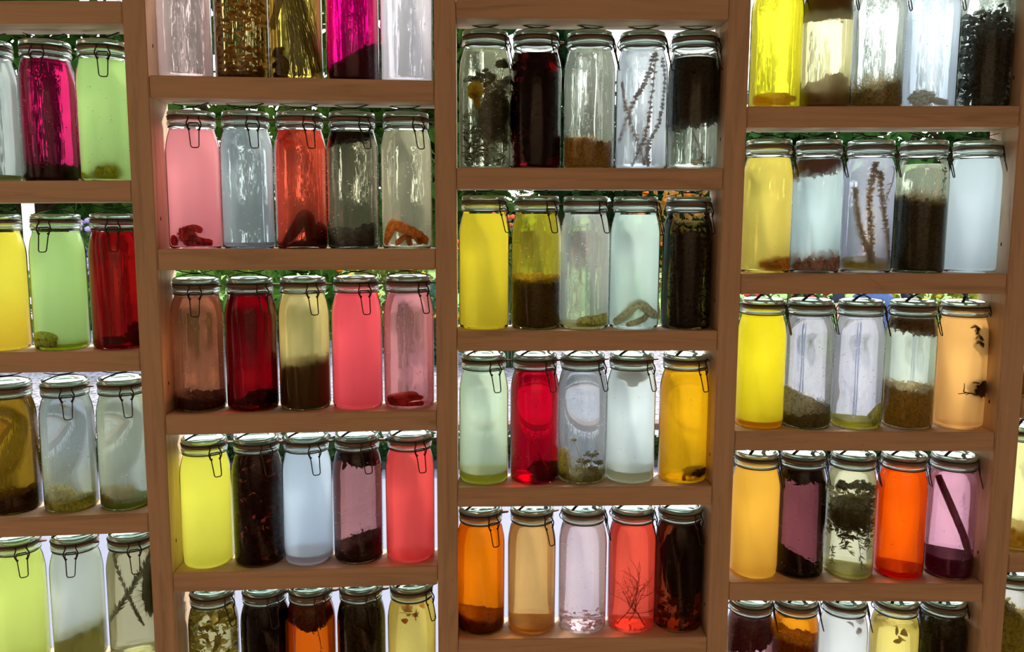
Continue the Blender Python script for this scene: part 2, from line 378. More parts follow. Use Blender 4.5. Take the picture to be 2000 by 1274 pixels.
# ------------------------------------------------------------------ things inside the jars (sizes in mm, jar-local)
class IT(MB):
    def __init__(s, seed=1): super().__init__(); s.r = random.Random(seed); s.seed = seed
    def fuzz(s, n, L, w=.45, verts=None, up=0.0):
        base = verts or list(s.v); c = sum((Vector(p) for p in base), Vector()) / len(base); rnd = s.r
        for i in range(n):
            p = Vector(rnd.choice(base)); d = (p - c); d = d.normalized() if d.length > 1e-6 else Vector((0, 0, 1))
            d = d + Vector((rnd.uniform(-.8, .8), rnd.uniform(-.8, .8), rnd.uniform(-.5, .9) + up))
            s.strand(p, d, L * 1.2 * rnd.uniform(.4, 1.3), w * 1.35, rnd, 1.4)
        return s
    def lump(s, x, z, rx, rz, y=0, ry=None, amp=.36, freq=2.4, fz=160, L=7, sub=4):
        o = len(s.v); s.blob((x, y, z), (rx, ry or min(rx, 30), rz), sub, amp, freq, s.seed + len(s.v) * .01)
        if fz: s.fuzz(fz, L, .5, s.v[o:])
        return s
    def rope(s, pts, r, fz=120, L=4, knit=0, taper=True):
        o = len(s.v); P = smooth(pts, 8); n = len(P); rr = []
        for i in range(n):
            t = i / (n - 1); k = min(1, .55 + 2.6 * min(t, 1 - t)) if taper else 1
            rr.append(r * k * (1 + .10 * noise.noise(Vector((i * .35, s.seed, 0))) + (knit * math.sin(i * 1.6))))
        s.tube(P, rr, 9)
        if fz: s.fuzz_tube(P, rr, fz, L)
        return s
    def fuzz_tube(s, P, rr, n, L):
        for i in range(n):
            k = s.r.randrange(len(P)); a = Vector((s.r.gauss(0, 1), s.r.gauss(0, 1), s.r.gauss(0, 1))).normalized()
            s.strand(P[k] + a * rr[k] * .9, a + Vector((s.r.uniform(-1, 1), s.r.uniform(-1, 1), s.r.uniform(-1, 1))) * .6, L * s.r.uniform(.4, 1.2), .4, s.r, 1)
    def mound(s, h, slope=0, amp=5, freq=.09, z0=5, R=41, flip=False, ang=0, fz=0, L=7, chips=0, cs=7, bias=0):
        """flip=False: heap on the floor up to height h; flip=True: raft hanging from z0 down by h"""
        NA, NR = 72, 16; ca, sa = math.cos(ang), math.sin(ang); so = s.seed * 11.3; V = []; top = []
        def hh(x, y):
            q = (x * ca + y * sa) / R
            return h + slope * q + bias * q * q + amp * 1.25 * (.8 * noise.noise(Vector((x * freq * .45, y * freq * .45, so - 4))) + 1.1 * noise.noise(Vector((x * freq, y * freq, so))) + .9 * noise.noise(Vector((x * freq * 2.6, y * freq * 2.6, so + 7))) + .6 * noise.noise(Vector((x * freq * 5, y * freq * 5, so + 3))))
        sg = -1 if flip else 1
        for j in range(NR + 1):
            for k in range(NA):
                a = 2 * math.pi * k / NA; r = R * j / NR; x, y = r * math.cos(a), r * math.sin(a)
                z = z0 + sg * max(.6, hh(x, y)); V.append((x, y, z)); top.append((x, y, z))
        for j in range(NR, -1, -NR // 1):
            for k in range(NA):
                a = 2 * math.pi * k / NA; r = R * j / NR; V.append((r * math.cos(a), r * math.sin(a), z0))
        Fc = []; NL = NR + 3
        for j in range(NL - 1):
            for k in range(NA):
                q = (j * NA + k, j * NA + (k + 1) % NA, (j + 1) * NA + (k + 1) % NA, (j + 1) * NA + k)
                Fc.append(q if not flip else q[::-1])
        s.add(V, Fc); rnd = s.r
        for i in range(fz):
            p = rnd.choice(top[NA * 2:]); s.strand(p, (rnd.uniform(-1, 1), rnd.uniform(-1, 1), sg * rnd.uniform(.1, 1.2)), L * 1.5 * rnd.uniform(.4, 1.3), .75, rnd, 1.4)
        edge = top[NA * NR:]
        for i in range(int(h * 5)):                     # flakes pressed against the glass
            p = rnd.choice(edge); k = rnd.random() ** .7; zz = z0 + (p[2] - z0) * k + sg * rnd.uniform(-2, 3)
            ta = Vector((-p[1], p[0], 0)).normalized() * rnd.uniform(-1, 1) + Vector((p[0], p[1], 0)).normalized() * .25 + Vector((0, 0, rnd.uniform(-1, 1)))
            s.leaf((p[0] * .985, p[1] * .985, zz), ta, rnd.uniform(3, 8), rnd.uniform(1.2, 3.5), rnd, .9)
        for i in range(chips):
            p = rnd.choice(top[NA * 2:]); s.leaf(p, (rnd.uniform(-1, 1), rnd.uniform(-1, 1), sg * rnd.uniform(-.1, .8)), cs * rnd.uniform(.5, 1.3), cs * .5, rnd, .6)
        return s
    def scatter(s, n, z0, z1, size, x0=-42, x1=42, wide=.6, shell=False):
        rnd = s.r
        for i in range(n):
            for _ in range(20):
                x = rnd.uniform(x0, x1); y = rnd.uniform(-41, 41)
                rr = math.hypot(x, y)
                if rr < 41 and (not shell or rr > 24): break
            s.leaf((x, y, rnd.uniform(z0, z1)), (rnd.gauss(0, 1), rnd.gauss(0, 1), rnd.gauss(0, .8)), size * rnd.uniform(.5, 1.4), size * wide * rnd.uniform(.7, 1.3), rnd, .7)
        return s
    def sprig(s, pts, n, L, w, r=.7, spread=1.0, up=.5, t0=.1):
        P = smooth(pts, 8); s.tube(P, [r * (1.2 - .7 * i / len(P)) for i in range(len(P))], 5)
        for i in range(n):
            t = t0 + (1 - t0) * (i + s.r.random()) / n; k = min(len(P) - 2, int(t * (len(P) - 1))); tn = (P[k + 1] - P[k]).normalized()
            a = Vector((s.r.gauss(0, 1), s.r.gauss(0, 1), s.r.gauss(0, .5))).normalized() * spread
            s.leaf(P[k], a + tn * up, L * s.r.uniform(.6, 1.2), w, s.r, .4)
        return s
    def beads(s, pts, n, size, r=.8, off=2.2, t0=.05, t1=1):
        P = smooth(pts, 8); s.tube(P, r, 5)
        for i in range(n):
            t = t0 + (t1 - t0) * i / n; k = min(len(P) - 1, int(t * (len(P) - 1)))
            a = Vector((s.r.gauss(0, 1), s.r.gauss(0, 1), s.r.gauss(0, .4))).normalized()
            z = size * s.r.uniform(.6, 1.2); s.blob(P[k] + a * off * s.r.uniform(.5, 1.2), (z, z, z * .8), 1, .25, 2, i)
        return s
    def spike(s, pts, n, L, r=1.0):
        P = smooth(pts, 8); s.tube(P, r, 5)
        for i in range(n):
            k = min(len(P) - 1, int(i / n * (len(P) - 1)) + s.r.randrange(2)); a = Vector((s.r.gauss(0, 1), s.r.gauss(0, 1), s.r.gauss(.2, .6))).normalized()
            s.leaf(P[min(k, len(P) - 1)] + a * r, a, L * s.r.uniform(.6, 1.3), L * .7, s.r, 1.2)
        return s
    def umbel(s, base, head, n, size, rad):
        base = Vector(base); head = Vector(head); ax = (head - base)
        s.tube(smooth([base, base + ax * .5 + Vector((2, 1, 0)), head], 5), .8, 5)
        for i in range(n):
            a = Vector((s.r.gauss(0, 1), s.r.gauss(0, 1), s.r.uniform(.1, .7))).normalized() * rad * s.r.uniform(.5, 1); p = head + a
            s.tube([head, p], .4, 4); s.blob(p, (size, size, size * .75), 2, .2, 2.5, i)
        return s
    def twig(s, p, d, L, r, lev):
        p = Vector(p); d = Vector(d).normalized(); P = [p]
        for i in range(4):
            d = (d + Vector((s.r.uniform(-.25, .25), s.r.uniform(-.25, .25), s.r.uniform(-.2, .2)))).normalized(); P.append(P[-1] + d * L / 4)
        s.tube(P, [r, r * .9, r * .8, r * .7, r * .6], 5)
        if lev > 0:
            for q in (P[2], P[3], P[4]):
                for _ in range(1 if lev > 1 else 1):
                    s.twig(q, d + Vector((s.r.uniform(-1, 1), s.r.uniform(-1, 1), s.r.uniform(-.9, .9))), L * .72, r * .72, lev - 1)
        return s
    def grass(s, p0, p1, n, spread0, spread1, w=.8):
        rnd = s.r
        for i in range(n):
            a = Vector(p0) + Vector((rnd.uniform(-1, 1) * spread0, rnd.uniform(-1, 1) * spread0, 0)); b = Vector(p1) + Vector((rnd.uniform(-1, 1) * spread1, rnd.uniform(-1, 1) * spread1, rnd.uniform(-4, 4)))
            m = (a + b) / 2 + Vector((rnd.uniform(-3, 3), rnd.uniform(-3, 3), 0)); s.tube(smooth([a, m, b], 5), w * rnd.uniform(.5, 1.1), 4)
        return s

COLN = {1: 'far left column', 2: 'left middle column', 3: 'right middle column', 4: 'right column', 5: 'far right edge'}
ROWN = {1: 'top', 2: 'second', 3: 'third', 4: 'fourth', 5: 'bottom'}
# centre of every jar's foot in the photo and the turn of its latch, by (column, row)
CEN = {
 (1, 2): [(-9, 5), (104.5, 8), (214, 22)], (1, 3): [(8, 3), (124, 0), (237, 18)], (1, 4): [(30, -6), (141.5, 28), (250, 32)], (1, 5): [(48, 38), (160, 15), (268, 28)],
 (2, 1): [(364, 25), (475, 30), (580, 35), (690, 30), (795, 35)], (2, 2): [(384.5, 22), (488, 30), (591.5, 33), (692, 38), (795.5, 34)],
 (2, 3): [(393, 14), (496, 44), (598, 33), (700, 28), (800, 42)], (2, 4): [(408.5, 42), (508.5, 38), (604.5, 30), (701.5, 31), (802.5, 31)],
 (2, 5): [(424, 60), (524, 34), (612, 34), (709, 34), (806, 56)],
 (3, 1): [(947.5, 66), (1045, 48), (1149, 72), (1250, 72), (1350, 52)], (3, 2): [(945.5, 52), (1046.5, 34), (1140.5, 40), (1236.5, 62), (1338, 43)],
 (3, 3): [(945, 28), (1043.5, 36), (1135, 48), (1229, 43), (1331.5, 34)], (3, 4): [(939, 33), (1037.5, 43), (1136, 76), (1231.5, 58), (1322, 40)],
 (4, 1): [(1511, 72), (1607, 76), (1708, 78), (1811, 76), (1916, 70)], (4, 2): [(1492, 76), (1588, 82), (1688, 72), (1790, 72), (1892, 58)],
 (4, 3): [(1480.5, 62), (1572, 82), (1669.5, 62), (1769, 76), (1868, 78)], (4, 4): [(1469, 58), (1557.5, 82), (1654.5, 76), (1752, 82), (1848, 58)],
 (4, 5): [(1458, 72), (1545, 76), (1638, 72), (1737, 62), (1828, 72)],
 (5, 3): [(None, 40)], (5, 4): [(None, 45)], (5, 5): [(None, 30)]}
YJ = .0615
PRESSED = {4, 5, 8, 10, 19, 24, 28, 51, 52, 60, 70, 72, 74, 85, 88, 89, 90}
njar = 0
def J(c, r, i, col, milk, desc, items=(), fill=.2165, bot=None, sed=None, bub=None, wave=1.0):
    global njar
    u, lat = CEN[c, r][i - 1]; rnd = random.Random(c * 100 + r * 10 + i)
    y = YJ + rnd.uniform(-.0015, .0015)
    if u is None: x = PX['P4R'] + .0475
    else:
        zz = EYE; x = 0
        for _ in range(3):
            # intersect the pixel column u with the shelf plane at depth y (by height)
            v = 637 - F * ((R.transposed() @ (Vector((x, y + D, zz - EYE)))).z / (R.transposed() @ Vector((x, y + D, zz - EYE))).y)
            p = on_y(u, v, y); x = p.x; zz = shelf_z(c, r, x)
    z = shelf_z(c, r, x)
    row = r if c != 1 else r - 1
    row = row if c != 5 else r - 2
    pos = '%s, %s row' % (COLN[c], ROWN[row]) if c != 5 else 'at the far right edge'
    lab = 'glass jar of %s, %s' % (desc, pos)
    root = empty('clip_top_jar', (x, y, z + .0003), lab, 'jar', 'clip-top jars on the pine shelves', math.radians(lat))
    mat = liquid_mat(col, bot or col, milk, wave)
    link('liquid', liquid_mesh(fill, mat), root)['label'] = desc.split(' with ')[0].split(' around ')[0].split(' over ')[0]
    link('glass_body', ME_BODY, root); link('neck_rim', ME_RIM, root); lid = link('glass_lid', ME_LID, root); link('rubber_seal', ME_GASK, root)
    link('neck_wire', ME_NW, root); link('lid_wire', ME_LW, root); lk = link('latch_link', ME_LINK, root); link('latch_lever', ME_LEVER, lk)
    sp = link('lid_spring', ME_SPRING, lid); sp.rotation_euler = (0, 0, math.radians(-lat + (rnd.uniform(28, 58) if r > (3 if c < 3 else 2) else rnd.uniform(-18, 18))))
    if bub is not None:
        o = link('bubbles', ME_BUBS[bub % 4], root); o.rotation_euler = (0, 0, rnd.uniform(0, 6)); o['kind'] = 'stuff'
    if sed:
        b = MB(); sc, sh = sed; sh *= .001
        b.lathe([(0, .0048), (.040, .0048), (.0445, .0075), (.0454, .011), (.0454, max(.0115, sh)), (.040, sh + .0006), (.018, sh + .0014), (0, sh + .0008)], 40)
        o = b.build('sediment', matter(sc, .8, .15, 60, 1.35), root)
    for it in items:
        name, lb, cat, cl, m = it[:5]; tr = it[5] if len(it) > 5 else .35
        fr = getattr(m, 'seed', 0) in PRESSED               # wool lying right against the glass
        if fr: m.v = [(px, py - 9, pz) for px, py, pz in m.v]
        m.scale(.001); m.clamp(.0470 if fr else .0450, .0050, fill - .0015)
        o = m.build(name, matter(cl, tr, gain=1.35)); o.location = (x, y, z + .0003); tag(o, lb, cat)
        for pn, pc, pm in it[6:]:
            pm.scale(.001); pm.clamp(.0450, .0050, fill - .0015); pm.build(pn, matter(pc, tr, gain=1.35), o)
    njar += 1
    return root
LAMP, SKY, SUN, EXPO = 70, 3.2, 7.5, 0.0; TERR = (.155, .155, .195)
def W(name, label, col, m, tr=.85, *parts): return (name, label, 'wool', col, m, tr, *parts)
def PL(name, label, col, m, tr=.6, *parts): return (name, label, 'plant', col, m, tr, *parts)

# ---- far left column
J(1, 2, 1, (160, 170, 165), .4, 'cloudy grey-green water cut by the left edge', sed=((215, 210, 140), 12))
J(1, 2, 2, (186, 22, 88), .08, 'dark magenta liquid over a dark mound', [
  PL('plant_mash', 'dark plum mound settled in the dark magenta jar', (62, 28, 34), IT(3).mound(24, -5, 5, fz=120, L=6))], bub=1, bot=(140, 25, 70))
J(1, 2, 3, (180, 214, 134), .8, 'milky pale green liquid with olive wool', [
  W('wool_bundle', 'olive yellow wool lump in the upper pale green jar', (240, 222, 96), IT(4).lump(10, 18, 19, 14, y=-18, fz=220).rope([(-40, -16, 9), (-20, -20, 11), (0, -20, 12)], 6.5))], bub=0)
J(1, 3, 1, (230, 220, 78), .85, 'milky lemon yellow liquid at the left edge', bot=(236, 200, 60))
J(1, 3, 2, (174, 208, 134), .8, 'milky pale green liquid with yellow wool', [
  W('wool_skein', 'pale yellow folded wool twist in the lower pale green jar', (255, 248, 150), IT(5).rope([(-38, -16, 18), (-24, -28, 26), (-2, -34, 26), (10, -32, 18)], 8.5).rope([(-36, -24, 12), (-14, -34, 14), (10, -32, 12)], 7.5))], sed=((226, 220, 90), 12))
J(1, 3, 3, (178, 12, 20), .12, 'deep red liquid beside the post', [
  W('wool_bundle', 'dark red wool lump in the deep red jar of the far left column', (88, 10, 16), IT(6).lump(26, 24, 15, 20, fz=160).lump(-8, 14, 22, 8, y=-10, fz=90))])
J(1, 4, 1, (168, 128, 26), .08, 'olive amber liquid over a brown heap', [
  PL('plant_mash', 'brown fuzzy heap in the olive amber jar', (96, 66, 30), IT(7).mound(28, 6, 5, fz=240, L=6))], bub=2, wave=.6)
J(1, 4, 2, (190, 202, 200), .22, 'clear grey-green water around a lime wool tuft', [
  W('wool_bundle', 'lime yellow wool tuft rising to a point in clear water', (244, 226, 116), IT(8).lump(-14, 24, 18, 17, fz=330, L=9).lump(-20, 36, 9, 8, fz=120).mound(13, 6, 3, fz=200, L=5)),
  PL('petal', 'small ochre petal floating under the lid beside the lime wool jar', (190, 150, 40), IT(9).scatter(6, 200, 212, 12, -4, 8))], bub=2, wave=.6, bot=(206, 210, 160))
J(1, 4, 3, (198, 208, 184), .25, 'pale green water with tan wool', [
  W('wool_bundle', 'tan wool pad on green sediment beside the post', (236, 206, 126), IT(10).lump(-14, 26, 27, 12, fz=330, L=6).lump(-26, 30, 12, 10, fz=90))], sed=((150, 160, 60), 15), bub=2, wave=.6)
J(1, 5, 1, (204, 220, 118), .85, 'milky yellow-green liquid at the lower left edge')
J(1, 5, 2, (200, 208, 198), .6, 'cloudy whitish water over pale yellow wool', [
  W('wool_bundle', 'pale yellow wool heap under cloudy whitish water', (238, 228, 150), IT(11).mound(50, 18, 4, fz=300, L=6))])
J(1, 5, 3, (208, 202, 150), .15, 'pale straw liquid crossed by dark leaf spikes', [
  PL('leaf_spike', 'dark leaf spike leaning left in the straw jar', (44, 36, 18), IT(12).sprig([(16, -8, 60), (-2, -14, 120), (-22, -16, 205)], 150, 13, 2.6, 1.6, .35, 1.2)),
  PL('leaf_spike', 'taller dark leaf spike crossing the straw jar', (40, 34, 18), IT(13).sprig([(-34, -8, 70), (0, -4, 140), (30, 4, 200)], 200, 15, 3.2, 2.2, .5, 1.0)),
  PL('leaf_clump', 'dark leaf mass on the right of the straw jar', (38, 34, 20), IT(14).lump(28, 130, 14, 52, fz=240, L=14))])

# ---- left middle column, top row
J(2, 1, 1, (222, 196, 192), .28, 'pinkish clear water without any content', bub=0, wave=1.8)
J(2, 1, 2, (214, 188, 128), .0, 'amber water packed with golden dried flowers', [
  PL('flower_sprig', 'golden brown dried flower stems filling the amber jar', (138, 98, 40),
     IT(15).sprig([(-20, -10, 8), (-16, -8, 80), (-6, 0, 170)], 46, 15, 8, .9).sprig([(10, -14, 8), (4, 0, 90), (12, 0, 170)], 46, 15, 8, .9).sprig([(26, -6, 10), (20, 6, 80), (28, 0, 165)], 40, 14, 7, .8).sprig([(-30, 0, 10), (-34, 0, 90), (-20, 0, 165)], 36, 14, 7, .8).scatter(120, 8, 60, 13, shell=False).scatter(70, 105, 150, 14, -10, 40).mound(8, 0, 3), .5)], wave=.6)
J(2, 1, 3, (230, 198, 92), .1, 'straw yellow liquid with dark grass', [
  PL('grass_bundle', 'dark brown grass bundle fanning down in the straw yellow jar', (66, 44, 18), IT(16).grass((-12, 4, 190), (12, 4, 12), 34, 10, 20, .8).grass((0, 6, 190), (34, 2, 20), 22, 8, 8, .7).grass((-10, 0, 190), (-32, 6, 96), 22, 7, 6, .8)),
  W('wool_figure', 'furry brown bear-shaped wool figure sitting under the dark grass', (84, 52, 16), IT(17).lump(-18, 24, 12, 20, y=-24, ry=9, amp=.1, fz=200, L=3).lump(-24, 48, 9.5, 9.5, y=-26, ry=8, amp=.08, fz=120, L=3).lump(-33, 45, 5, 4.5, y=-27, ry=4, amp=.05, fz=30, L=2).lump(-16, 55, 3.5, 4, y=-26, ry=2, amp=.05, fz=20, L=2).rope([(-18, -30, 30), (-30, -29, 27), (-38, -24, 24)], 5, 40, 2).rope([(-10, -28, 9), (-24, -30, 9), (-36, -26, 8)], 5, 40, 2))], wave=1.2)
J(2, 1, 4, (252, 4, 132), .12, 'hot magenta liquid with a dark wedge', [
  PL('plant_mash', 'dark slanted wedge in the hot magenta jar', (40, 8, 24), IT(18).mound(40, 26, 3, fz=60, L=4), .2)], bub=0, wave=1.8)
J(2, 1, 5, (234, 226, 236), .45, 'pale lavender water under the top frame edge', bub=0, wave=1.8)
# second row
J(2, 2, 1, (244, 152, 158), .85, 'milky pink liquid with a dark pink twist', [
  W('wool_skein', 'dark pink wool twist like folded fingers in the milky pink jar', (176, 62, 76), IT(19).lump(-30, 14, 12, 10, y=-26, fz=60, L=4).lump(-2, 26, 15, 13, y=-30, fz=120, L=4).rope([(-6, -34, 34), (12, -36, 38), (24, -32, 32)], 6.5).rope([(2, -36, 22), (22, -36, 14), (38, -18, 10)], 7).rope([(-8, -34, 12), (14, -38, 8), (36, -20, 6)], 6))])
J(2, 2, 2, (196, 210, 214), .24, 'clear bluish water over white sediment', sed=((236, 230, 240), 10), bub=1, wave=1.6)
J(2, 2, 3, (226, 88, 62), .22, 'salmon orange liquid around a dark red twist', [
  W('wool_skein', 'dark red-brown wool loop standing in the salmon orange jar', (70, 22, 22), IT(20).rope([(-24, -22, 10), (-6, -24, 36), (6, -24, 60), (14, -22, 58), (18, -22, 30), (16, -20, 8)], 9.5, 200).lump(27, 26, 13, 20, fz=200, L=6).mound(8, 5, 3)),
  PL('petal', 'bright red petal at the shoulder of the salmon orange jar', (250, 84, 74), IT(21).scatter(7, 186, 206, 17, -30, -6, .9), .6)], bub=1, wave=1.4)
J(2, 2, 4, (182, 176, 148), .08, 'olive grey water with black lumps', [
  PL('bark_pieces', 'black rocky lumps at the bottom of the olive grey jar', (34, 29, 31), IT(22).lump(-16, 22, 22, 18, amp=.35, fz=20, L=4).lump(20, 24, 19, 22, amp=.4, fz=20, L=4).lump(0, 12, 36, 10, amp=.3, fz=0), .1),
  PL('leaf_raft', 'black leaf scrap floating under the neck of the olive grey jar', (26, 20, 22), IT(23).mound(12, -14, 4, z0=213, flip=True, chips=60, cs=12, ang=math.radians(10)), .1)], bub=1, wave=1.6)
J(2, 2, 5, (212, 208, 176), .2, 'pale olive water around an orange skein', [
  W('wool_skein', 'orange ribbed wool skein bent like a hand in the pale olive jar', (250, 164, 92), IT(24).rope([(-38, -16, 8), (-30, -24, 30), (-20, -26, 44), (-2, -28, 38), (22, -26, 24), (40, -12, 12)], 10.5, 240, 4, .06).rope([(-16, -30, 8), (-6, -32, 18), (4, -30, 24)], 5).rope([(10, -34, 6), (6, -33, 16), (10, -30, 24)], 5).rope([(26, -28, 8), (24, -26, 20)], 6))], bub=1, wave=1.6)
# third row
J(2, 3, 1, (178, 108, 72), .12, 'brown orange liquid over dark red sediment', [
  PL('plant_mash', 'dark maroon crumbly heap in the brown orange jar', (66, 24, 20), IT(25).mound(20, -8, 5, fz=220, L=5, chips=80))], bub=2, wave=.7)
J(2, 3, 2, (150, 0, 14), .06, 'blood red liquid with a sunken lump', [
  W('wool_bundle', 'dark red lump sunk at the right of the blood red jar', (58, 8, 12), IT(26).lump(16, 20, 26, 15, fz=150).lump(-20, 10, 14, 6, fz=40))], wave=1.0)
J(2, 3, 3, (226, 210, 132), .3, 'pale yellow liquid over thick brown mash', [
  PL('plant_mash', 'thick brown mash with frayed top in the pale yellow jar', (88, 60, 30), IT(27).mound(80, 4, 7, fz=420, L=9, chips=200, cs=8))])
J(2, 3, 4, (244, 92, 102), .88, 'milky coral liquid')
J(2, 3, 5, (236, 158, 158), .15, 'clear pink liquid with red wool fingers', [
  W('wool_skein', 'three red wool fingers at the foot of the clear pink jar', (176, 52, 44), IT(28).rope([(-38, -10, 16), (-18, -24, 24), (6, -28, 28), (18, -26, 24)], 5.5).rope([(-36, -16, 12), (-8, -30, 16), (14, -30, 21), (26, -24, 20)], 5).rope([(-34, -18, 8), (-6, -32, 7), (18, -30, 9), (28, -24, 9)], 5).lump(-26, 14, 12, 9, y=-14, fz=40, L=4))], bub=2, wave=.7)
# fourth row
J(2, 4, 1, (252, 248, 98), .92, 'milky bright lemon liquid')
J(2, 4, 2, (110, 42, 26), .0, 'dark brown liquid crowded with petals', [
  PL('dried_petals', 'dark brown petals crowding the jar beside the bright lemon one', (70, 26, 16), IT(29).scatter(330, 8, 208, 22, wide=.9), .3),
  PL('petal', 'glowing red petals among the dark brown petals', (226, 70, 26), IT(30).scatter(36, 30, 110, 15, shell=True, wide=.5), .6)])
J(2, 4, 3, (200, 218, 240), .65, 'pale blue cloudy water over whitish sediment', sed=((236, 212, 212), 18), wave=1.5)
J(2, 4, 4, (192, 134, 130), .06, 'dusty mauve liquid between black layers', [
  PL('leaf_raft', 'black ragged leaves floating at the neck of the dusty mauve jar', (24, 16, 18), IT(31).mound(10, 4, 5, z0=213, flip=True, chips=140, cs=17, R=40), .1),
  PL('plant_mash', 'black maroon heap rising right in the dusty mauve jar', (36, 16, 20), IT(32).mound(32, 16, 6, fz=140, L=6, chips=60), .1)], bub=3, wave=1.5)
J(2, 4, 5, (238, 86, 82), .55, 'cloudy coral red liquid beside the middle post', wave=1.5)
# bottom row
J(2, 5, 1, (216, 206, 140), .0, 'pale water packed with olive leaves', [
  PL('dried_petals', 'olive and cream leaves packed in the lower left middle jar', (140, 126, 60), IT(33).scatter(300, 10, 205, 17, wide=.7).sprig([(-10, -20, 10), (4, -18, 120), (20, -16, 215)], 20, 14, 5), .5)], fill=.208)
J(2, 5, 2, (80, 50, 44), .0, 'nearly black mash', [
  PL('plant_mash', 'nearly black packed mash in the bottom row', (40, 26, 24), IT(34).mound(196, 0, 4, chips=80, R=42.5), .1)], fill=.208)
J(2, 5, 3, (244, 108, 12), .06, 'orange liquid under a hanging brown raft', [
  PL('leaf_raft', 'brown fuzzy raft hanging into the orange liquid of the bottom row', (88, 56, 34), IT(35).mound(30, 2, 6, z0=204, flip=True, fz=260, L=8, R=40, bias=-14).sprig([(8, -20, 190), (18, -22, 150), (20, -20, 110)], 10, 8, 2))])
J(2, 5, 4, (140, 122, 66), .0, 'dark olive packed leaves', [
  PL('plant_mash', 'dark olive packed leaves in the bottom row of the left middle column', (84, 72, 38), IT(36).mound(198, 0, 5, chips=120).scatter(200, 100, 205, 12, shell=True), .3)], fill=.208)
J(2, 5, 5, (226, 206, 104), .25, 'pale yellow liquid with one brown blossom', [
  PL('blossom', 'orange brown blossom floating in the pale yellow bottom jar', (176, 96, 20), IT(37).scatter(16, 182, 203, 16, -10, 14, .8).sprig([(4, -26, 194), (-10, -28, 197), (-20, -26, 198)], 2, 4, 2), .5)])

# ---- right middle column, top row
J(3, 1, 1, (214, 218, 186), .1, 'pale water crowded with a dark flower bouquet', [
  PL('flower_bouquet', 'dark brown bouquet with round heads and narrow leaves', (66, 54, 28),
     IT(38).umbel((0, 0, 60), (28, -10, 186), 34, 4.4, 15).umbel((0, 0, 60), (0, -14, 166), 26, 4.2, 15).umbel((0, 0, 60), (34, 6, 160), 24, 4.2, 12).umbel((-5, 0, 60), (-18, 4, 160), 14, 4, 12).lump(14, 100, 22, 40, amp=.35, fz=260, L=9).scatter(320, 50, 165, 13, -8, 42).scatter(90, 10, 70, 16, wide=.25)
     .sprig([(-30, -10, 5), (-28, -16, 50), (-34, -10, 100)], 46, 17, 3.2).sprig([(-16, -20, 5), (-20, -24, 40), (-10, -26, 90)], 46, 17, 3.2).sprig([(6, -20, 5), (4, -28, 40), (14, -26, 80)], 40, 16, 3).sprig([(26, -10, 5), (30, -20, 40), (24, -20, 80)], 36, 15, 3)),
  W('wool_bundle', 'mustard wool tuft resting against the dark bouquet', (196, 164, 66), IT(39).lump(-17, 140, 14, 17, y=-32, ry=8, amp=.12, fz=200, L=4).rope([(-20, -36, 140), (-16, -38, 125), (-12, -34, 106)], 6))], bub=1, wave=.3)
J(3, 1, 2, (84, 8, 14), .0, 'black-red liquid with glimpses of red petals', [
  PL('plant_mash', 'black packed mash in the black-red jar', (30, 14, 14), IT(40).lump(3, 105, 31, 100, amp=.14, fz=40).scatter(160, 70, 200, 16, -42, 42, .9), .1),
  PL('petal', 'vivid red petals at the sides of the black-red jar', (230, 30, 40), IT(41).scatter(26, 12, 74, 18, -42, -28, .9).scatter(12, 15, 60, 18, 30, 42, .9).scatter(10, 178, 198, 16, 8, 40, .8), .8)], fill=.208)
J(3, 1, 3, (204, 210, 196), .14, 'grey-green water over a golden wool heap', [
  W('wool_bundle', 'golden brown wool heap across the foot of the grey-green jar', (176, 128, 62), IT(42).mound(44, -8, 6, freq=.07, fz=700, L=6))], bub=3, wave=1.3)
J(3, 1, 4, (216, 226, 240), .38, 'pale blue cloudy water with beaded stems', [
  PL('beaded_stem', 'long beaded stem slanting from upper right in pale blue water', (190, 160, 124), IT(43).beads([(16, -24, 212), (0, -32, 160), (-20, -34, 120), (-40, -8, 50)], 90, 3.4, 1.0, 3)),
  PL('beaded_stem', 'beaded stem hanging through the middle of the pale blue water', (186, 152, 116), IT(44).beads([(18, -24, 212), (10, -34, 130), (0, -38, 60), (-20, -30, 6)], 90, 3.0, 1.0, 3)),
  PL('beaded_stem', 'beaded stem along the right of the pale blue water', (176, 146, 110), IT(45).beads([(28, -14, 205), (34, -18, 150), (26, -28, 90), (6, -32, 40), (8, -30, 6)], 100, 3.4, 1.0, 3)),
  PL('beaded_stem', 'beaded stem from the left edge of the pale blue water', (188, 160, 126), IT(46).beads([(-36, -16, 160), (-32, -22, 120), (-18, -32, 70), (2, -36, 8)], 80, 3.0, 1.0, 3))])
J(3, 1, 5, (206, 216, 200), .15, 'pale green water under a black hanging mass', [
  PL('plant_clump', 'black plant mass hanging with ragged leaf tips', (36, 32, 26), IT(47).mound(112, -8, 8, z0=203, flip=True, R=40, chips=160, cs=14, fz=120, L=12).sprig([(30, -12, 150), (34, -14, 110), (24, -16, 80)], 30, 14, 3), .15),
  PL('flower_sprig', 'small tan star flower under the black hanging mass', (150, 116, 60), IT(48).sprig([(-8, -30, 70), (4, -32, 40), (14, -30, 14)], 8, 8, 2).scatter(14, 8, 22, 14, 6, 22, .3).sprig([(-32, -16, 90), (-34, -18, 40)], 20, 9, 2))], fill=.208)
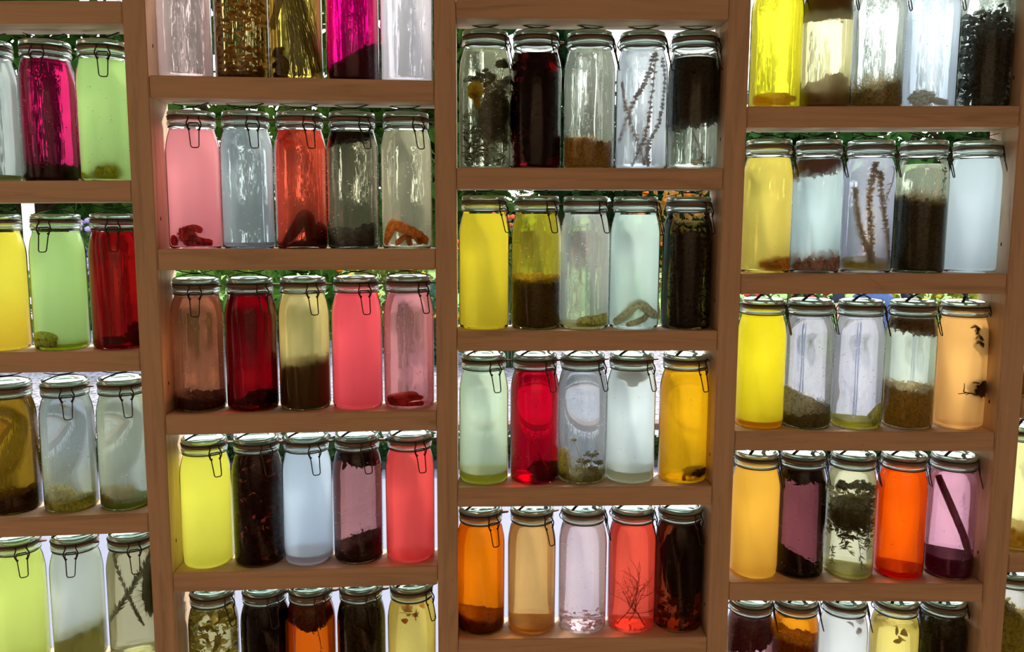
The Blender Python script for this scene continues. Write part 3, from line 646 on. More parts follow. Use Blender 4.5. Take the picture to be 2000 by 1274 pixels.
# second row
J(3, 2, 1, (214, 198, 50), .75, 'cloudy mustard yellow liquid')
J(3, 2, 2, (206, 196, 60), .15, 'olive yellow liquid over yellow-topped dark mash', [
  PL('flower_mash', 'dark flower mash with a yellow petal crust', (82, 60, 22), IT(49).mound(84, -2, 4, fz=120, chips=60), .3,
     ('petal_crust', (206, 156, 36), IT(50).mound(9, -2, 4, z0=86, chips=420, cs=8, fz=120, L=6)))], bub=1, wave=1.2)
J(3, 2, 3, (220, 226, 220), .16, 'clear water with a short yellow skein', [
  W('wool_skein', 'yellow wool skein lying right in clear water', (255, 248, 150), IT(51).rope([(-16, -22, 12), (4, -26, 16), (24, -24, 18), (42, -10, 22)], 10.5, 420, 5))], sed=((228, 224, 170), 12), bub=1, wave=1.4)
J(3, 2, 4, (204, 226, 218), .45, 'pale aqua cloudy water with tan wool', [
  W('wool_skein', 'tan wool twist bent like a knee in pale aqua water', (252, 236, 196), IT(52).rope([(-40, -10, 10), (-22, -20, 24), (-4, -26, 46), (8, -26, 46), (24, -22, 32), (42, -8, 22)], 9.5, 240).rope([(-20, -30, 8), (-4, -32, 14), (10, -30, 20), (18, -26, 28)], 6))], wave=1.2)
J(3, 2, 5, (120, 100, 62), .0, 'brown water stuffed with dark twigs', [
  PL('twig_bundle', 'dark brown leafy twigs stuffed in the jar next to pale aqua', (44, 34, 22), IT(53).mound(165, 0, 12, R=22).sprig([(-30, -20, 8), (-26, -26, 100), (-20, -20, 200)], 110, 13, 4.5).sprig([(-10, -30, 8), (-6, -34, 100), (-10, -30, 200)], 110, 13, 4.5).sprig([(12, -30, 8), (14, -34, 100), (10, -28, 200)], 110, 13, 4.5).sprig([(32, -14, 8), (34, -20, 100), (24, -20, 200)], 110, 13, 4.5), .25)], fill=.206)
# third row
J(3, 3, 1, (204, 226, 198), .45, 'pale aqua-green liquid over a yellow layer', [
  PL('petal', 'tan crumb on the yellow layer under pale aqua-green liquid', (196, 150, 60), IT(54).scatter(8, 8, 14, 9, -22, -8, .7))], sed=((224, 214, 92), 20), bub=2, wave=.5)
J(3, 3, 2, (222, 0, 40), .08, 'scarlet liquid with a slanting stick', [
  PL('stick', 'thin red stick slanting across the scarlet jar', (206, 40, 60), IT(55).beads([(-30, -26, 124), (-4, -34, 75), (22, -30, 28)], 0, 1, 1.5), .4),
  W('wool_bundle', 'dark lump at the right foot of the scarlet jar', (50, 8, 20), IT(56).lump(18, 18, 26, 18, fz=90, L=5))], bub=2, wave=.5)
J(3, 3, 3, (206, 214, 220), .1, 'clear grey-blue water with a yellow-green sprig', [
  W('wool_bundle', 'pale yellow wool cushion standing left of the yellow-green sprig', (216, 192, 96), IT(57).lump(-32, 34, 13, 32, y=-14, ry=16, amp=.12, fz=320, L=4)),
  PL('flower_sprig', 'yellow-green flower sprig branching from the foot of grey-blue water', (176, 160, 70), IT(58).umbel((4, -20, 6), (-18, -30, 84), 12, 2.4, 5).umbel((6, -20, 6), (14, -28, 52), 26, 2.4, 13).umbel((6, -20, 6), (0, -30, 40), 26, 2.4, 12).umbel((8, -20, 6), (28, -20, 34), 26, 2.4, 12).umbel((8, -20, 6), (16, -30, 24), 26, 2.4, 12).mound(9, 0, 4, fz=160, L=9))], bub=3, wave=.5)
J(3, 3, 4, (214, 232, 236), .62, 'pale icy blue milky water over cream sediment', [
  W('wool_bundle', 'tan wool tip floating under the lid of icy blue water', (176, 142, 82), IT(59).lump(2, 202, 22, 9, fz=160, L=4).lump(2, 192, 9, 8, fz=60, L=4))], sed=((240, 234, 204), 22), bub=2, wave=.5)
J(3, 3, 5, (234, 176, 18), .4, 'amber yellow liquid with a brown chunk', [
  W('wool_bundle', 'dark brown chunk at the right foot of the amber yellow jar', (78, 50, 20), IT(60).lump(20, 20, 22, 9, y=-14, fz=200, L=5).rope([(0, -24, 22), (-6, -28, 12), (-4, -28, 6)], 3))], bub=2, wave=.5)
# fourth row
J(3, 4, 1, (255, 132, 8), .2, 'vivid orange liquid over a dark bark roll', [
  PL('bark_roll', 'dark brown bark roll lying in vivid orange liquid', (72, 24, 10), IT(61).rope([(-38, -4, 20), (0, -12, 18), (32, -18, 18)], 13, 0, taper=False).mound(24, -8, 3), .15)], wave=.8)
J(3, 4, 2, (230, 182, 106), .14, 'tan amber clear liquid', wave=.8, sed=((220, 180, 120), 12))
J(3, 4, 3, (236, 214, 212), .12, 'blush pink clear water', [
  PL('dried_petals', 'pink petal scraps on the bottom of the blush pink jar', (222, 150, 140), IT(62).scatter(60, 7, 22, 9, wide=.8), .6)], wave=.8, bub=3)
J(3, 4, 4, (246, 90, 66), .2, 'clear coral liquid with branching twigs', [
  PL('twig', 'fine branching brown twigs in the clear coral jar', (110, 26, 22), IT(63).twig((20, -12, 6), (-.5, -.2, 1), 62, 1.3, 3).twig((-24, -10, 8), (.6, -.2, .8), 58, 1.2, 3).twig((0, 10, 8), (.1, -.5, 1), 62, 1.1, 3), .1)], wave=.8)
J(3, 4, 5, (120, 46, 20), .0, 'black-brown liquid with amber glints', [
  PL('plant_mash', 'black-brown mass leaning in the amber glint jar', (34, 18, 14), IT(64).lump(8, 128, 32, 80, amp=.2, fz=60).lump(12, 40, 12, 30, amp=.15, fz=20), .1),
  PL('petal', 'amber orange petals at the foot of the black-brown jar', (240, 130, 30), IT(65).scatter(110, 7, 66, 17, wide=.5), .8)])

# ---- right column, top row
J(4, 1, 1, (240, 230, 50), .3, 'bright clear yellow liquid with a tan roll', [
  W('wool_roll', 'tan sausage-shaped wool roll in bright clear yellow liquid', (196, 152, 52), IT(66).rope([(-40, -8, 16), (-20, -22, 17), (4, -26, 17), (18, -24, 17)], 11.5, 260, 3, .03).lump(23, 18, 6, 5, y=-24, ry=5, fz=30, L=3))], bub=0, wave=1.9)
J(4, 1, 2, (255, 248, 190), .35, 'cream yellow liquid between brown layers', [
  PL('leaf_raft', 'brown raft floating across the cream yellow jar', (112, 80, 40), IT(67).mound(40, 0, 5, z0=213, flip=True, fz=200, L=6, chips=60).sprig([(-10, -32, 174), (-14, -34, 158)], 6, 9, 5)),
  PL('flower_mash', 'brown flower heads heaped under cream yellow liquid', (140, 94, 48), IT(68).lump(-16, 30, 18, 20, fz=90).lump(12, 38, 22, 26, fz=90).lump(20, 60, 7, 7, fz=20).lump(-30, 22, 12, 18, fz=60).mound(20, 0, 6, chips=200, cs=11))], wave=1.6)
J(4, 1, 3, (216, 226, 220), .15, 'clear silvery water over straw fibres', [
  PL('straw_heap', 'tangled straw fibres heaped right in silvery water', (170, 138, 74), IT(69).mound(34, 12, 6, fz=650, L=22))], bub=0, wave=1.9)
J(4, 1, 4, (216, 230, 248), .45, 'pale sky blue water with a cream lump', [
  W('wool_bundle', 'cream wool lump at the left foot of sky blue water', (250, 240, 216), IT(70).lump(-24, 18, 20, 14, y=-14, fz=260, L=4).rope([(-12, -28, 14), (4, -28, 10), (16, -24, 8)], 6))], bub=0, wave=1.9)
J(4, 1, 5, (202, 216, 206), .15, 'pale aqua water filled with a dark bush', [
  PL('plant_clump', 'dark bushy plant filling the pale aqua jar at the top right', (52, 46, 36), IT(71).lump(6, 84, 26, 70, amp=.3, fz=500, L=13).scatter(900, 6, 160, 13).scatter(160, 150, 182, 12), .3)], wave=1.2)
# second row
J(4, 2, 1, (226, 210, 100), .4, 'cloudy olive yellow liquid over tan wool', [
  W('wool_bundle', 'tan wool pad under cloudy olive yellow liquid', (206, 154, 82), IT(72).lump(18, 18, 28, 12, y=-12, fz=300, L=5).lump(-8, 18, 12, 9, y=-20, fz=90, L=5))], bub=1, wave=1.1)
J(4, 2, 2, (200, 226, 232), .55, 'milky aqua liquid between pinkish petals', [
  PL('petal_raft', 'brown pink petals floating at the neck of the milky aqua jar', (170, 104, 84), IT(73).mound(16, -10, 5, z0=213, flip=True, R=41, chips=260, cs=16), .45),
  PL('dried_petals', 'blush petals lying on the floor of the milky aqua jar', (222, 176, 160), IT(74).mound(18, 0, 6, chips=200, cs=18).rope([(-24, -34, 26), (-10, -38, 14), (8, -38, 14), (24, -32, 30)], 3.5), .5)])
J(4, 2, 3, (200, 208, 228), .28, 'pale lavender cloudy water with golden spikes', [
  PL('flower_spike', 'golden seed spike leaning left in lavender water', (246, 210, 140), IT(75).spike([(-4, -30, 206), (-14, -34, 150), (-10, -36, 90), (-4, -32, 30)], 420, 6.5), .85),
  PL('flower_spike', 'tallest golden seed spike in the middle of lavender water', (248, 214, 146), IT(76).spike([(2, -32, 190), (8, -36, 130), (22, -32, 70), (30, -24, 20)], 440, 6.5), .85),
  PL('flower_spike', 'drooping golden seed spike at the left wall of lavender water', (248, 216, 150), IT(77).spike([(-32, -18, 160), (-28, -24, 110), (-18, -32, 60), (-4, -34, 20)], 420, 6.5), .85),
  PL('flower_stalk', 'pale curled stem at the upper right of lavender water', (226, 198, 150), IT(78).sprig([(34, -10, 205), (28, -18, 170), (14, -28, 130)], 26, 9, 4, 1.6)),
  W('wool_bundle', 'mustard wool pad lying under the golden spikes', (196, 172, 84), IT(79).lump(-4, 18, 36, 13, y=-8, fz=380, L=4))])
J(4, 2, 4, (206, 220, 198), .15, 'pale green water over a dark straw pack', [
  PL('plant_mash', 'dark pack of stems with a straw crest', (56, 46, 30), IT(80).mound(128, -8, 6, fz=300, L=14, chips=60), .25,
     ('straw_crest', (150, 112, 58), IT(81).mound(9, -8, 5, z0=128, fz=420, L=17))),
  PL('leaf_sprig', 'thin brown sprig rising out of the dark straw pack', (96, 70, 44), IT(82).sprig([(16, -30, 126), (20, -32, 160), (24, -28, 203)], 22, 10, 4))], fill=.206)
J(4, 2, 5, (206, 224, 246), .9, 'milky bluish white liquid')
# third row
J(4, 3, 1, (252, 226, 40), .88, 'milky egg-yolk yellow liquid', sed=((246, 190, 60), 14))
J(4, 3, 2, (222, 226, 228), .06, 'clear water over cream wool and olive fibres', [
  W('wool_bundle', 'cream wool wedge resting on olive fibres', (245, 230, 190), IT(83).mound(46, -24, 3, z0=10, fz=260, L=5)),
  PL('fibre_heap', 'olive green tangled fibres at the bottom of clear water', (112, 104, 48), IT(84).mound(24, 4, 4, R=42.6, fz=700, L=15), .3)], bub=1, wave=.7)
J(4, 3, 3, (222, 225, 232), .12, 'clear water with a yellow finger-shaped skein', [
  W('wool_skein', 'pale yellow finger-shaped wool leaning right in clear water', (255, 250, 140), IT(85).rope([(8, -28, 20), (22, -24, 36), (36, -14, 46)], 7.5).rope([(14, -30, 10), (28, -24, 24), (40, -10, 36)], 7))], sed=((238, 230, 70), 15), bub=1, wave=.7)
J(4, 3, 4, (214, 232, 212), .22, 'pale mint water between brown crumbly layers', [
  PL('leaf_raft', 'brown crumbly raft at the neck of pale mint water', (128, 84, 48), IT(86).mound(22, 8, 5, z0=213, flip=True, fz=300, L=5, chips=100, cs=8)),
  PL('flower_mash', 'golden brown crumbly heap under pale mint water', (186, 138, 56), IT(87).mound(72, -2, 6, freq=.12, fz=500, L=6, chips=300, cs=9))])
J(4, 3, 5, (240, 180, 104), .72, 'peach orange milky liquid with dark shapes', [
  W('wool_bundle', 'dark blurred lump at the right of peach orange liquid', (60, 40, 26), IT(88).lump(24, 80, 22, 16, y=-22, fz=160, L=8)),
  PL('twig', 'small brown twigs poking left in peach orange liquid', (84, 46, 26), IT(89).twig((6, -38, 70), (-1, -.1, .3), 24, 1.6, 1).twig((14, -38, 92), (-1, -.1, .4), 16, 1.8, 0)),
  PL('leaf_sprig', 'dark leaf cluster hanging under the lid in peach orange liquid', (50, 36, 26), IT(90).sprig([(-2, -30, 208), (6, -34, 185), (14, -32, 165)], 34, 11, 7).lump(28, 170, 12, 26, fz=60))])
# fourth row
J(4, 4, 1, (252, 190, 70), .88, 'milky apricot yellow liquid')
J(4, 4, 2, (128, 66, 68), .0, 'plum liquid with a black wedge', [
  PL('plant_mash', 'black wedge at the left foot of the plum jar', (28, 18, 24), IT(91).mound(28, -30, 3, fz=60, L=4), .1),
  PL('leaf_raft', 'black leaves floating at the neck of the plum jar', (22, 16, 20), IT(92).mound(14, 0, 6, z0=213, flip=True, chips=100, cs=12, R=40), .1)], bub=3, wave=1.3)
J(4, 4, 3, (230, 230, 182), .12, 'pale cream liquid around dark umbel heads', [
  PL('umbel_bouquet', 'dark olive umbel bouquet hanging in pale cream liquid', (72, 62, 32),
     IT(93).umbel((0, 0, 120), (-20, -14, 180), 34, 3.8, 15).umbel((0, 0, 120), (8, -18, 182), 34, 3.8, 16).umbel((0, 0, 120), (28, -4, 172), 26, 3.8, 12).lump(0, 124, 30, 36, amp=.3, fz=300, L=9).scatter(420, 76, 172, 12)
     .sprig([(-26, -14, 110), (-20, -20, 80), (-8, -22, 50)], 34, 15, 3).sprig([(0, -20, 110), (6, -26, 70), (14, -26, 8)], 24, 15, 3).sprig([(26, -14, 110), (22, -22, 80), (26, -20, 60)], 30, 14, 3).sprig([(-34, -10, 60), (-36, -12, 20)], 26, 10, 2.5))], sed=((226, 222, 150), 10))
J(4, 4, 4, (255, 92, 4), .25, 'blazing orange-red liquid over red sediment', sed=((206, 24, 10), 16), bub=3, wave=1.5)
J(4, 4, 5, (232, 168, 182), .06, 'clear rose liquid crossed by a plum stick', [
  PL('stick', 'thick plum stick leaning across the clear rose jar', (80, 16, 50), IT(94).rope([(-34, -10, 206), (-10, -24, 140), (14, -28, 76), (34, -14, 16)], 6.5, 100, 2, taper=False), .15)], sed=((92, 12, 58), 42), bub=3, wave=1.5)
# bottom row
J(4, 5, 1, (216, 170, 176), .06, 'pinkish liquid under maroon mash', [
  PL('leaf_raft', 'maroon mash floating in the pinkish bottom jar', (104, 40, 48), IT(95).mound(48, -14, 6, z0=204, flip=True, R=40, chips=200, cs=7, fz=200), .3)], fill=.208)
J(4, 5, 2, (250, 160, 24), .2, 'orange liquid over brown mash in shade', [
  PL('plant_mash', 'brown mash piled in the orange bottom jar', (124, 70, 26), IT(96).mound(160, -6, 6, chips=200, fz=160))])
J(4, 5, 3, (216, 222, 224), .75, 'milky grey-white liquid with a brown petal', [
  PL('petal', 'brown petal against the shoulder of the milky grey-white jar', (150, 112, 92), IT(97).scatter(7, 192, 206, 17, 0, 22, .8), .4)])
J(4, 5, 4, (248, 228, 122), .2, 'pale yellow clear liquid with a curled petal', [
  PL('petal', 'curled brown petal near the surface of pale yellow clear liquid', (130, 84, 40), IT(98).scatter(9, 172, 194, 15, -12, 4, .8), .4)], fill=.199)
J(4, 5, 5, (130, 116, 66), .0, 'dark olive green mash beside the post', [
  PL('plant_mash', 'dark olive green mash packed beside the right post', (82, 72, 40), IT(99).mound(196, 0, 5, chips=200).scatter(200, 100, 203, 12, shell=True), .3)], fill=.208)
# ---- far right edge
J(5, 3, 1, (216, 212, 170), .3, 'pale straw water over brown wool', [
  W('wool_bundle', 'brown wool heap in the top jar of the far right edge', (156, 120, 70), IT(101).mound(40, -8, 5, fz=200))])
J(5, 4, 1, (238, 236, 160), .25, 'pale lemon clear water over tan wool', [
  W('wool_bundle', 'tan wool pad in the middle jar of the far right edge', (222, 176, 96), IT(102).mound(36, -4, 5, fz=260))], wave=1.3)
J(5, 5, 1, (216, 214, 196), .1, 'greyish water over mustard green wool', [
  W('wool_bundle', 'mustard green wool mass in the lowest jar of the far right edge', (156, 136, 60), IT(103).mound(160, -30, 9, fz=420, L=9, chips=160, cs=12))], wave=1.0)
# ------------------------------------------------------------------ the room the photographer stands in
M_ROOM = plain('room_boards', lin((190, 172, 150)), .8, 0, .08, 6)
M_FLOOR = plain('room_floor', lin((150, 116, 86)), .7, 0, .15, 8)
XL, XR, YB, ZC = PX['P0L'] - .002, PX['P5R'] + .002, -3.6, 2.4
b = MB(); box(b, XL - .1, XR + .1, YB - .1, .0915, -.1, 0); struct('floor', b, M_FLOOR)
b = MB(); box(b, XL - .1, XR + .1, YB - .1, .0915, ZC, ZC + .1); struct('ceiling', b, M_ROOM)
b = MB(); box(b, XL - .1, XL, YB, .0915, 0, ZC); struct('wall_left', b, M_ROOM)
b = MB(); box(b, XR, XR + .1, YB, .0915, 0, ZC); struct('wall_right', b, M_ROOM)
b = MB(); box(b, XL, XR, YB - .1, YB, 0, ZC); struct('wall_back', b, M_ROOM)

def lamp(name, kind, loc, energy, col, **kw):
    l = bpy.data.lights.new(name, kind); l.energy = energy; l.color = col
    for k, v in kw.items(): setattr(l, k, v)
    o = bpy.data.objects.new(name, l); C.objects.link(o); o.location = loc; return o
for x in (-.75, 1.15):                    # two added fill spots, bounced off the rear wall to brighten the wood fronts
    wl = lamp('bounce_fill', 'SPOT', (x, -2.3, 2.1), LAMP, (1, .87, .70), shadow_soft_size=.08, spot_size=math.radians(120), spot_blend=.6)
    wl.rotation_euler = Vector((-.25 if x > 0 else .25, -1, -.5)).to_track_quat('-Z', 'Y').to_euler()

# ------------------------------------------------------------------ sky and sun
w = bpy.data.worlds.new('sky'); SC.world = w; w.use_nodes = True
nt = w.node_tree; nt.nodes.clear()
bg = nt.nodes.new('ShaderNodeBackground'); wo = nt.nodes.new('ShaderNodeOutputWorld')
tcw = nt.nodes.new('ShaderNodeTexCoord'); spw = nt.nodes.new('ShaderNodeSeparateXYZ'); nt.links.new(tcw.outputs['Generated'], spw.inputs[0])
rw = nt.nodes.new('ShaderNodeValToRGB'); e = rw.color_ramp.elements
e[0].position = 0.0; e[0].color = (1.0, .985, .95, 1); e[1].position = .7; e[1].color = (.74, .84, 1.0, 1)
nt.links.new(spw.outputs[2], rw.inputs[0]); nt.links.new(rw.outputs[0], bg.inputs[0]); bg.inputs[1].default_value = SKY
nt.links.new(bg.outputs[0], wo.inputs[0])
sun = lamp('sun', 'SUN', (2, 6, 6), SUN, (1, .93, .82), angle=math.radians(3))
sun.rotation_euler = Vector((-.42, -.62, -.66)).to_track_quat('-Z', 'Y').to_euler()

# ------------------------------------------------------------------ the garden outside
YT = on_ground(1000, 917).y; YG0 = YT + .55; YG1 = on_ground(1000, 640).y
def grd(name, y0, y1, mat, z=0, x0=-30, x1=30):
    b = MB(); b.add([(x0, y0, z), (x1, y0, z), (x1, y1, z), (x0, y1, z), (x0, y0, z - .15), (x1, y0, z - .15), (x1, y1, z - .15), (x0, y1, z - .15)],
                    [(0, 1, 2, 3), (7, 6, 5, 4), (0, 4, 5, 1), (1, 5, 6, 2), (2, 6, 7, 3), (3, 7, 4, 0)])
    return struct(name, b, mat)
grd('terrace', .0916, YT, plain('terrace_paving', TERR, .7, 0, .04, 3))
t = NT('gravel'); tc = t.n('TexCoord'); ns = t.n('TexVoronoi', Scale=26); t.l(tc.outputs['Object'], ns.inputs[0])
cr = t.ramp(ns.outputs[0], [(.1, (.33, .31, .33)), (.5, (.20, .185, .20)), (.9, (.05, .045, .05))]); p = t.n('BsdfPrincipled', Roughness=.9); t.l(cr, p.inputs['Base Color'])
grd('gravel_path', YT, YG1, t.done(p.outputs[0]))
grd('lawn', YG1, 60, plain('lawn_green', lin((104, 140, 58)), .9, 0, .3, 4))

def leaf_m(col, tr=.4): return matter(tuple(int(c * .88) for c in col), tr, .5, 3)
def shrub(name, label, cat, loc, rx, ry, h, n, L, col, seed, parts=(), grassy=False):
    rnd = random.Random(seed); root = empty(name, loc, label, cat); b = MB()
    for i in range(n):
        a = Vector((rnd.gauss(0, 1), rnd.gauss(0, 1), rnd.gauss(0, 1))).normalized(); q = rnd.uniform(.55, 1.0)
        p = Vector((a.x * rx * q, a.y * ry * q, h * .5 + a.z * h * .5 * q)); p.z = max(.02, p.z)
        if grassy:
            x, y = rnd.uniform(-rx, rx) * .5, rnd.uniform(-ry, ry) * .5
            b.tube(smooth([(x, y, 0), (x * 1.3, y * 1.3, h * .8), (x * 2.2, y * 2.2, h * rnd.uniform(.5, .95))], 3), .006, 3)
        else: b.leaf(p, a + Vector((rnd.uniform(-.7, .7), rnd.uniform(-.7, .7), rnd.uniform(-.5, .7))), L * rnd.uniform(.6, 1.3), L * .55, rnd, .5)
    b.build('foliage', leaf_m(col), root)
    s = MB(); s.tube([(0, 0, 0), (.01, .02, h * .6)], [.03 + .02 * h, .02], 7); s.build('stem', matter((70, 54, 38), .05), root)
    for (pn, pc, k, sz) in parts:
        m = MB()
        for i in range(k):
            a = Vector((rnd.gauss(0, 1), rnd.gauss(0, 1), abs(rnd.gauss(0, 1)) * .9)).normalized()
            m.blob((a.x * rx, a.y * ry, h * .5 + a.z * h * .52), (sz, sz, sz * .8), 1, .3, 2, i)
        m.build(pn, matter(pc, .3), root)
    return root
def tree(label, u, dist, h, cr, col, seed, n=2600):
    p = on_y(u, 430, dist); rnd = random.Random(seed); root = empty('tree', (p.x, dist, 0), label, 'tree')
    s = MB(); s.tube(smooth([(0, 0, 0), (.1, .05, h * .3), (0, .1, h * .75)], 5), [.18 - .012 * i for i in range(11)], 8)
    for k in range(7):
        a = rnd.uniform(0, 6.28); z = h * rnd.uniform(.25, .6); s.tube(smooth([(0, 0, z), (math.cos(a) * cr * .4, math.sin(a) * cr * .4, z + h * .1), (math.cos(a) * cr * .8, math.sin(a) * cr * .8, z + h * .22)], 4), .05, 5)
    s.build('trunk', matter((64, 50, 36), .05), root); b = MB()
    cl = [(rnd.uniform(-.65, .65) * cr, rnd.uniform(-.65, .65) * cr, h * rnd.uniform(.25, .9)) for _ in range(34)]
    for i in range(n):
        c = rnd.choice(cl); a = Vector((rnd.gauss(0, 1), rnd.gauss(0, 1), rnd.gauss(0, 1))).normalized()
        b.leaf(Vector(c) + a * cr * .36 * rnd.uniform(.5, 1), a + Vector((rnd.uniform(-1, 1), rnd.uniform(-1, 1), rnd.uniform(-1, .4))), .34 * rnd.uniform(.6, 1.3), .2, rnd, .5)
    b.build('crown', leaf_m(col, .3), root)
tree('dark green tree behind the gaps of the far left column', 60, 12, 6.2, 2.4, (52, 84, 30), 1)
tree('tall leafy tree seen between the clear jars of the left middle column', 470, 17, 8.4, 2.4, (74, 104, 36), 2)
tree('dark tree behind the left middle column beside the middle post', 790, 12.5, 6.2, 1.5, (62, 92, 34), 3)
tree('dark conifer-like tree seen left of the bouquet jar', 905, 18, 9.4, .9, (30, 58, 30), 4, 1800)
tree('dark tree seen between the black-red jar and the grey-green jar', 1098, 15, 8.2, .8, (34, 62, 34), 5, 1800)
tree('dark green tree behind the second row of the right middle column', 1260, 20, 4.8, 1.7, (44, 76, 40), 6)
tree('bright green tree behind the second row of the right column', 1570, 15, 5.0, 1.9, (60, 100, 46), 7)
tree('dark green tree at the far right of the garden', 1960, 15, 5.4, 1.9, (48, 82, 36), 8)
def sh(name, label, cat, u, v, dist, *a, **k):
    p = on_y(u, v, dist); return shrub(name, label, cat, (p.x, dist, 0), *a, **k)
YS = on_ground(1000, 700).y
sh('flowering_shrub', 'low plant with broad bright green leaves and orange flowers behind the left middle column', 'shrub', 440, 600, YS + .5, .55, .45, 1.15, 500, .20, (110, 150, 60), 21, [('blossoms', (250, 170, 30), 14, .05)])
sh('flowering_shrub', 'broad leaved green plant with orange blossoms beside the pale yellow jar', 'shrub', 590, 600, YS + 1.6, .6, .45, 1.2, 500, .22, (96, 146, 56), 22, [('blossoms', (252, 150, 30), 16, .05)])
sh('flowering_shrub', 'feathery shrub with yellow flowers left of the middle post', 'shrub', 760, 600, YS + .6, .55, .4, 1.2, 900, .12, (120, 128, 60), 23, [('blossoms', (232, 190, 60), 60, .035)])
sh('flowering_shrub', 'blue green shrub beside the middle post', 'shrub', 845, 640, YS - .4, .3, .25, .9, 400, .12, (70, 110, 90), 24, [('blossoms', (226, 176, 50), 14, .035)])
sh('grass_clump', 'tall arching grass behind the mustard yellow jar', 'grass', 960, 640, YS + .5, .5, .35, 1.35, 420, .1, (110, 128, 80), 25, grassy=True)
sh('grass_clump', 'arching grass between the aqua-green and scarlet jars', 'grass', 1010, 720, YS - .5, .5, .35, .62, 420, .1, (120, 140, 104), 26, grassy=True)
sh('flowering_shrub', 'shrub with rusty orange flowers behind the second row', 'shrub', 1010, 430, YS + 3, 1.0, .6, 1.7, 600, .14, (96, 120, 80), 27, [('blossoms', (222, 110, 70), 60, .05)])
sh('flowering_shrub', 'autumn orange shrub behind the brown twig jar', 'shrub', 1335, 400, YS + 4, 1.1, .7, 2.3, 700, .16, (160, 120, 60), 28, [('blossoms', (226, 130, 50), 60, .06)])
sh('flowering_shrub', 'shrub with pink red blossoms left of the person in blue', 'shrub', 1540, 600, YS + .9, .7, .5, 1.2, 600, .12, (92, 128, 60), 29, [('blossoms', (222, 96, 90), 46, .045)])
sh('flowering_shrub', 'yellow green shrub right of the person in blue', 'shrub', 1800, 600, YS + .7, .9, .5, 1.15, 900, .12, (134, 140, 50), 30, [('blossoms', (210, 190, 60), 40, .035)])
sh('flowering_shrub', 'shrub with lilac flower heads beyond the deep red jar', 'shrub', 165, 450, YS + 2.6, .35, .3, 1.55, 300, .12, (84, 116, 60), 31, [('blossoms', (196, 180, 226), 60, .06)])
sh('low_shrub', 'green shrub beyond the far left column', 'shrub', 30, 640, YS + .4, .9, .5, 1.0, 800, .14, (110, 140, 60), 32)
# tall hedge closing the garden
hr = empty('hedge', (0, 27, 0), 'tall dark green hedge closing the garden behind all the trees', 'hedge'); rnd = random.Random(5); b = MB(); box(b, -26, 30, .3, 1.2, 0, 2.2)
b.build('branch_core', matter((34, 44, 24), .1), hr, False); b = MB()
for i in range(9000):
    x = rnd.uniform(-26, 30); b.leaf((x, rnd.uniform(-.2, .5), rnd.uniform(.1, 2.7 + .5 * noise.noise(Vector((x * .5, 0, 0))))), (rnd.gauss(0, 1), -abs(rnd.gauss(0, 1)), rnd.gauss(0, 1)), .30 * rnd.uniform(.6, 1.3), .2, rnd, .5)
b.build('foliage', leaf_m((58, 86, 36), .3), hr)
# white post on the lawn
p = on_y(57, 440, YS + 1.6); o = MB(); box(o, -.055, .055, -.055, .055, 0, 2.4); o = o.build('white_post', plain('white_paint', (.86, .86, .92), .5), None, False); o.location = (p.x, YS + 1.6, 0)
tag(o, 'plain white post standing in the garden left of the pale green jar', 'post')
# planter with a board along the top between terrace and gravel
pl = empty('planter', (0, YT + .02, 0), 'long low planter with brown rail and dark green clipped hedge across the garden', 'planter')
zr0, zr1 = on_y(1000, 861, YT + .06).z, on_y(1000, 848, YT + .06).z
b = MB(); box(b, -9, 9, .30, .42, zr0 - .0, zr1); b.build('rail', plain('brown_rail', lin((96, 70, 58)), .7), pl, False)
b = MB()
for x in np.arange(-8.5, 9, 1.7): box(b, x - .04, x + .04, .32, .40, 0, zr0)
b.build('rail_support', bpy.data.materials['brown_rail'], pl, False)
b = MB(); box(b, -9, 9, .0, .28, 0, .05); b.build('trough', plain('dark_trough', (.03, .03, .03), .8), pl, False)
rnd = random.Random(77); b = MB(); box(b, -8.9, 8.9, .06, .24, .03, zr0 * .8)
for i in range(9000):
    z = rnd.uniform(.04, zr0 * .98) if rnd.random() < .6 else zr0 * rnd.uniform(.8, 1.02)
    b.leaf((rnd.uniform(-5, 6), rnd.choice((rnd.uniform(0, .05), rnd.uniform(0, .28))), z), (rnd.gauss(0, 1), -abs(rnd.gauss(0, 1)), rnd.gauss(0, 1)), .045 * rnd.uniform(.6, 1.4), .03, rnd, .5)
b.build('hedge', matter((44, 66, 38), .2, .5, 8), pl)

# ------------------------------------------------------------------ the person in blue walking in the garden
def skin(name, pts, edges, rad, mat, parent=None, sub=2):
    me = bpy.data.meshes.new(name); me.from_pydata(pts, edges, []); me.materials.append(mat)
    o = link(name, me, parent); m = o.modifiers.new('s', 'SKIN'); m.use_smooth_shade = True
    for i, r in enumerate(rad): me.skin_vertices[0].data[i].radius = (r, r) if isinstance(r, (int, float)) else r
    me.skin_vertices[0].data[0].use_root = True
    o.modifiers.new('d', 'SUBSURF').levels = sub; o.modifiers['d'].render_levels = sub
    return o
PY = 5.0; pp = on_y(1704, 600, PY); pr = empty('person', (pp.x, PY, 0), 'person in blue jeans and dark navy jacket standing beyond the clear jars', 'person')
sk = plain('skin_tone', lin((206, 160, 134)), .6); je = plain('blue_denim', lin((62, 84, 128)), .85, 0, .15, 30); na = plain('navy_cloth', lin((26, 28, 44)), .85)
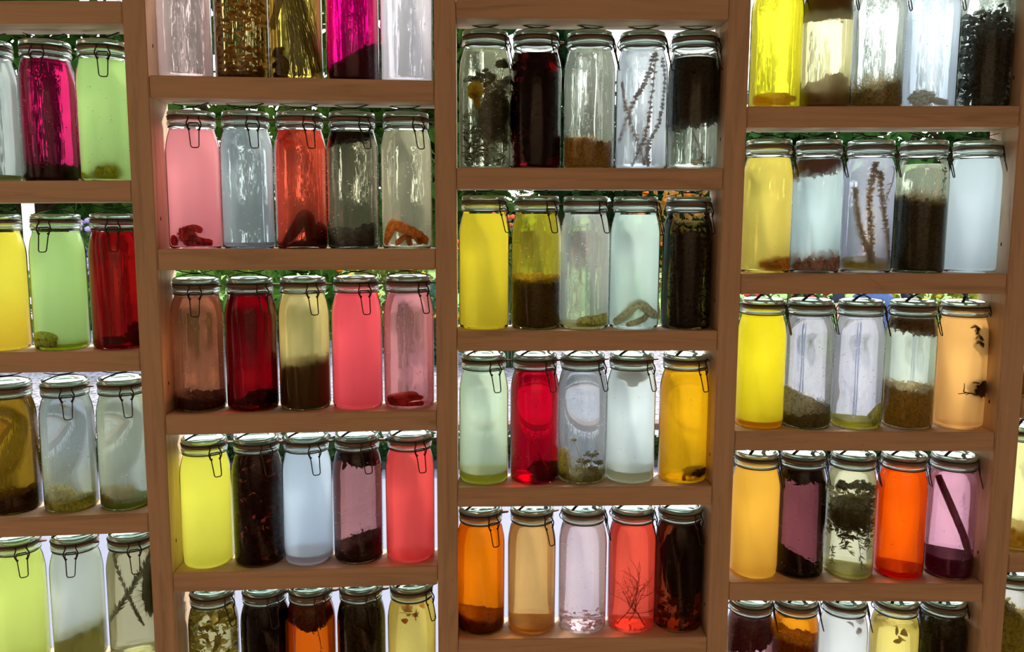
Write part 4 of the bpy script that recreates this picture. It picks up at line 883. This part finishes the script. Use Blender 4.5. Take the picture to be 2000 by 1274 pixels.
body = [(0, 0, .93), (0, 0, 1.12), (0, .01, 1.32), (0, .01, 1.46), (0, -.01, 1.54), (0, -.02, 1.64), (0, -.02, 1.73),
        (-.17, .01, 1.42), (-.27, 0, 1.16), (-.30, -.06, .93), (-.31, -.08, .84), (.17, .01, 1.42), (.25, .03, 1.16), (.27, -.03, .93), (.275, -.05, .84),
        (-.09, 0, .86), (-.11, -.02, .48), (-.12, .03, .09), (-.13, -.11, .04), (.09, 0, .86), (.11, -.05, .48), (.12, -.01, .09), (.13, -.15, .04)]
be = [(0, 1), (1, 2), (2, 3), (3, 4), (4, 5), (5, 6), (3, 7), (7, 8), (8, 9), (9, 10), (3, 11), (11, 12), (12, 13), (13, 14), (0, 15), (15, 16), (16, 17), (17, 18), (0, 19), (19, 20), (20, 21), (21, 22)]
br = [(.12, .08), (.10, .07), (.12, .08), (.09, .06), .05, (.078, .095), (.07, .085), .06, .042, .032, (.035, .018), .06, .042, .032, (.035, .018), .085, .058, .04, .034, .085, .058, .04, .034]
skin('body', body, be, br, sk, pr)
skin('jeans', [(0, 0, .93), (0, 0, 1.09), (-.09, 0, .86), (-.11, -.02, .48), (-.12, .03, .10), (.09, 0, .86), (.11, -.05, .48), (.12, -.01, .10)], [(0, 1), (0, 2), (2, 3), (3, 4), (0, 5), (5, 6), (6, 7)], [(.185, .13), (.165, .12), .105, .078, .065, .105, .078, .065], je, pr)
skin('jacket', [(0, 0, 1.07), (0, 0, 1.18), (0, .01, 1.33), (0, .01, 1.45), (-.18, .01, 1.42), (-.28, 0, 1.16), (-.305, -.06, .95), (.18, .01, 1.42), (.26, .03, 1.16), (.275, -.03, .95)], [(0, 1), (1, 2), (2, 3), (3, 4), (4, 5), (5, 6), (3, 7), (7, 8), (8, 9)], [(.18, .125), (.165, .115), (.175, .12), (.12, .095), .078, .058, .045, .078, .058, .045], na, pr)
hair = MB(); hair.blob((0, .005, 1.70), (.083, .10, .09), 3, .06, 2, 4); hair.build('hair', matter((60, 42, 28), .05), pr)

# ------------------------------------------------------------------ camera and output look
cam = bpy.data.cameras.new('camera'); co = bpy.data.objects.new('camera', cam); C.objects.link(co)
cam.sensor_fit = 'HORIZONTAL'; cam.sensor_width = 36; cam.lens = F / 2000 * 36; cam.clip_start = .02; cam.clip_end = 200
right = R @ Vector((1, 0, 0)); fwd = R @ Vector((0, 1, 0)); upv = R @ Vector((0, 0, 1))
co.matrix_world = Matrix(((right.x, upv.x, -fwd.x, 0), (right.y, upv.y, -fwd.y, -D), (right.z, upv.z, -fwd.z, EYE), (0, 0, 0, 1)))
SC.camera = co
vs = SC.view_settings; SC.display_settings.display_device = 'sRGB'
vs.view_transform = 'Standard'; vs.look = 'None'; vs.gamma = 1; vs.use_curve_mapping = False; vs.exposure = EXPO
cy = SC.cycles
cy.use_denoising = True; cy.max_bounces = 14; cy.transmission_bounces = 12; cy.transparent_max_bounces = 24; cy.diffuse_bounces = 8; cy.glossy_bounces = 4
cy.sample_clamp_indirect = 8
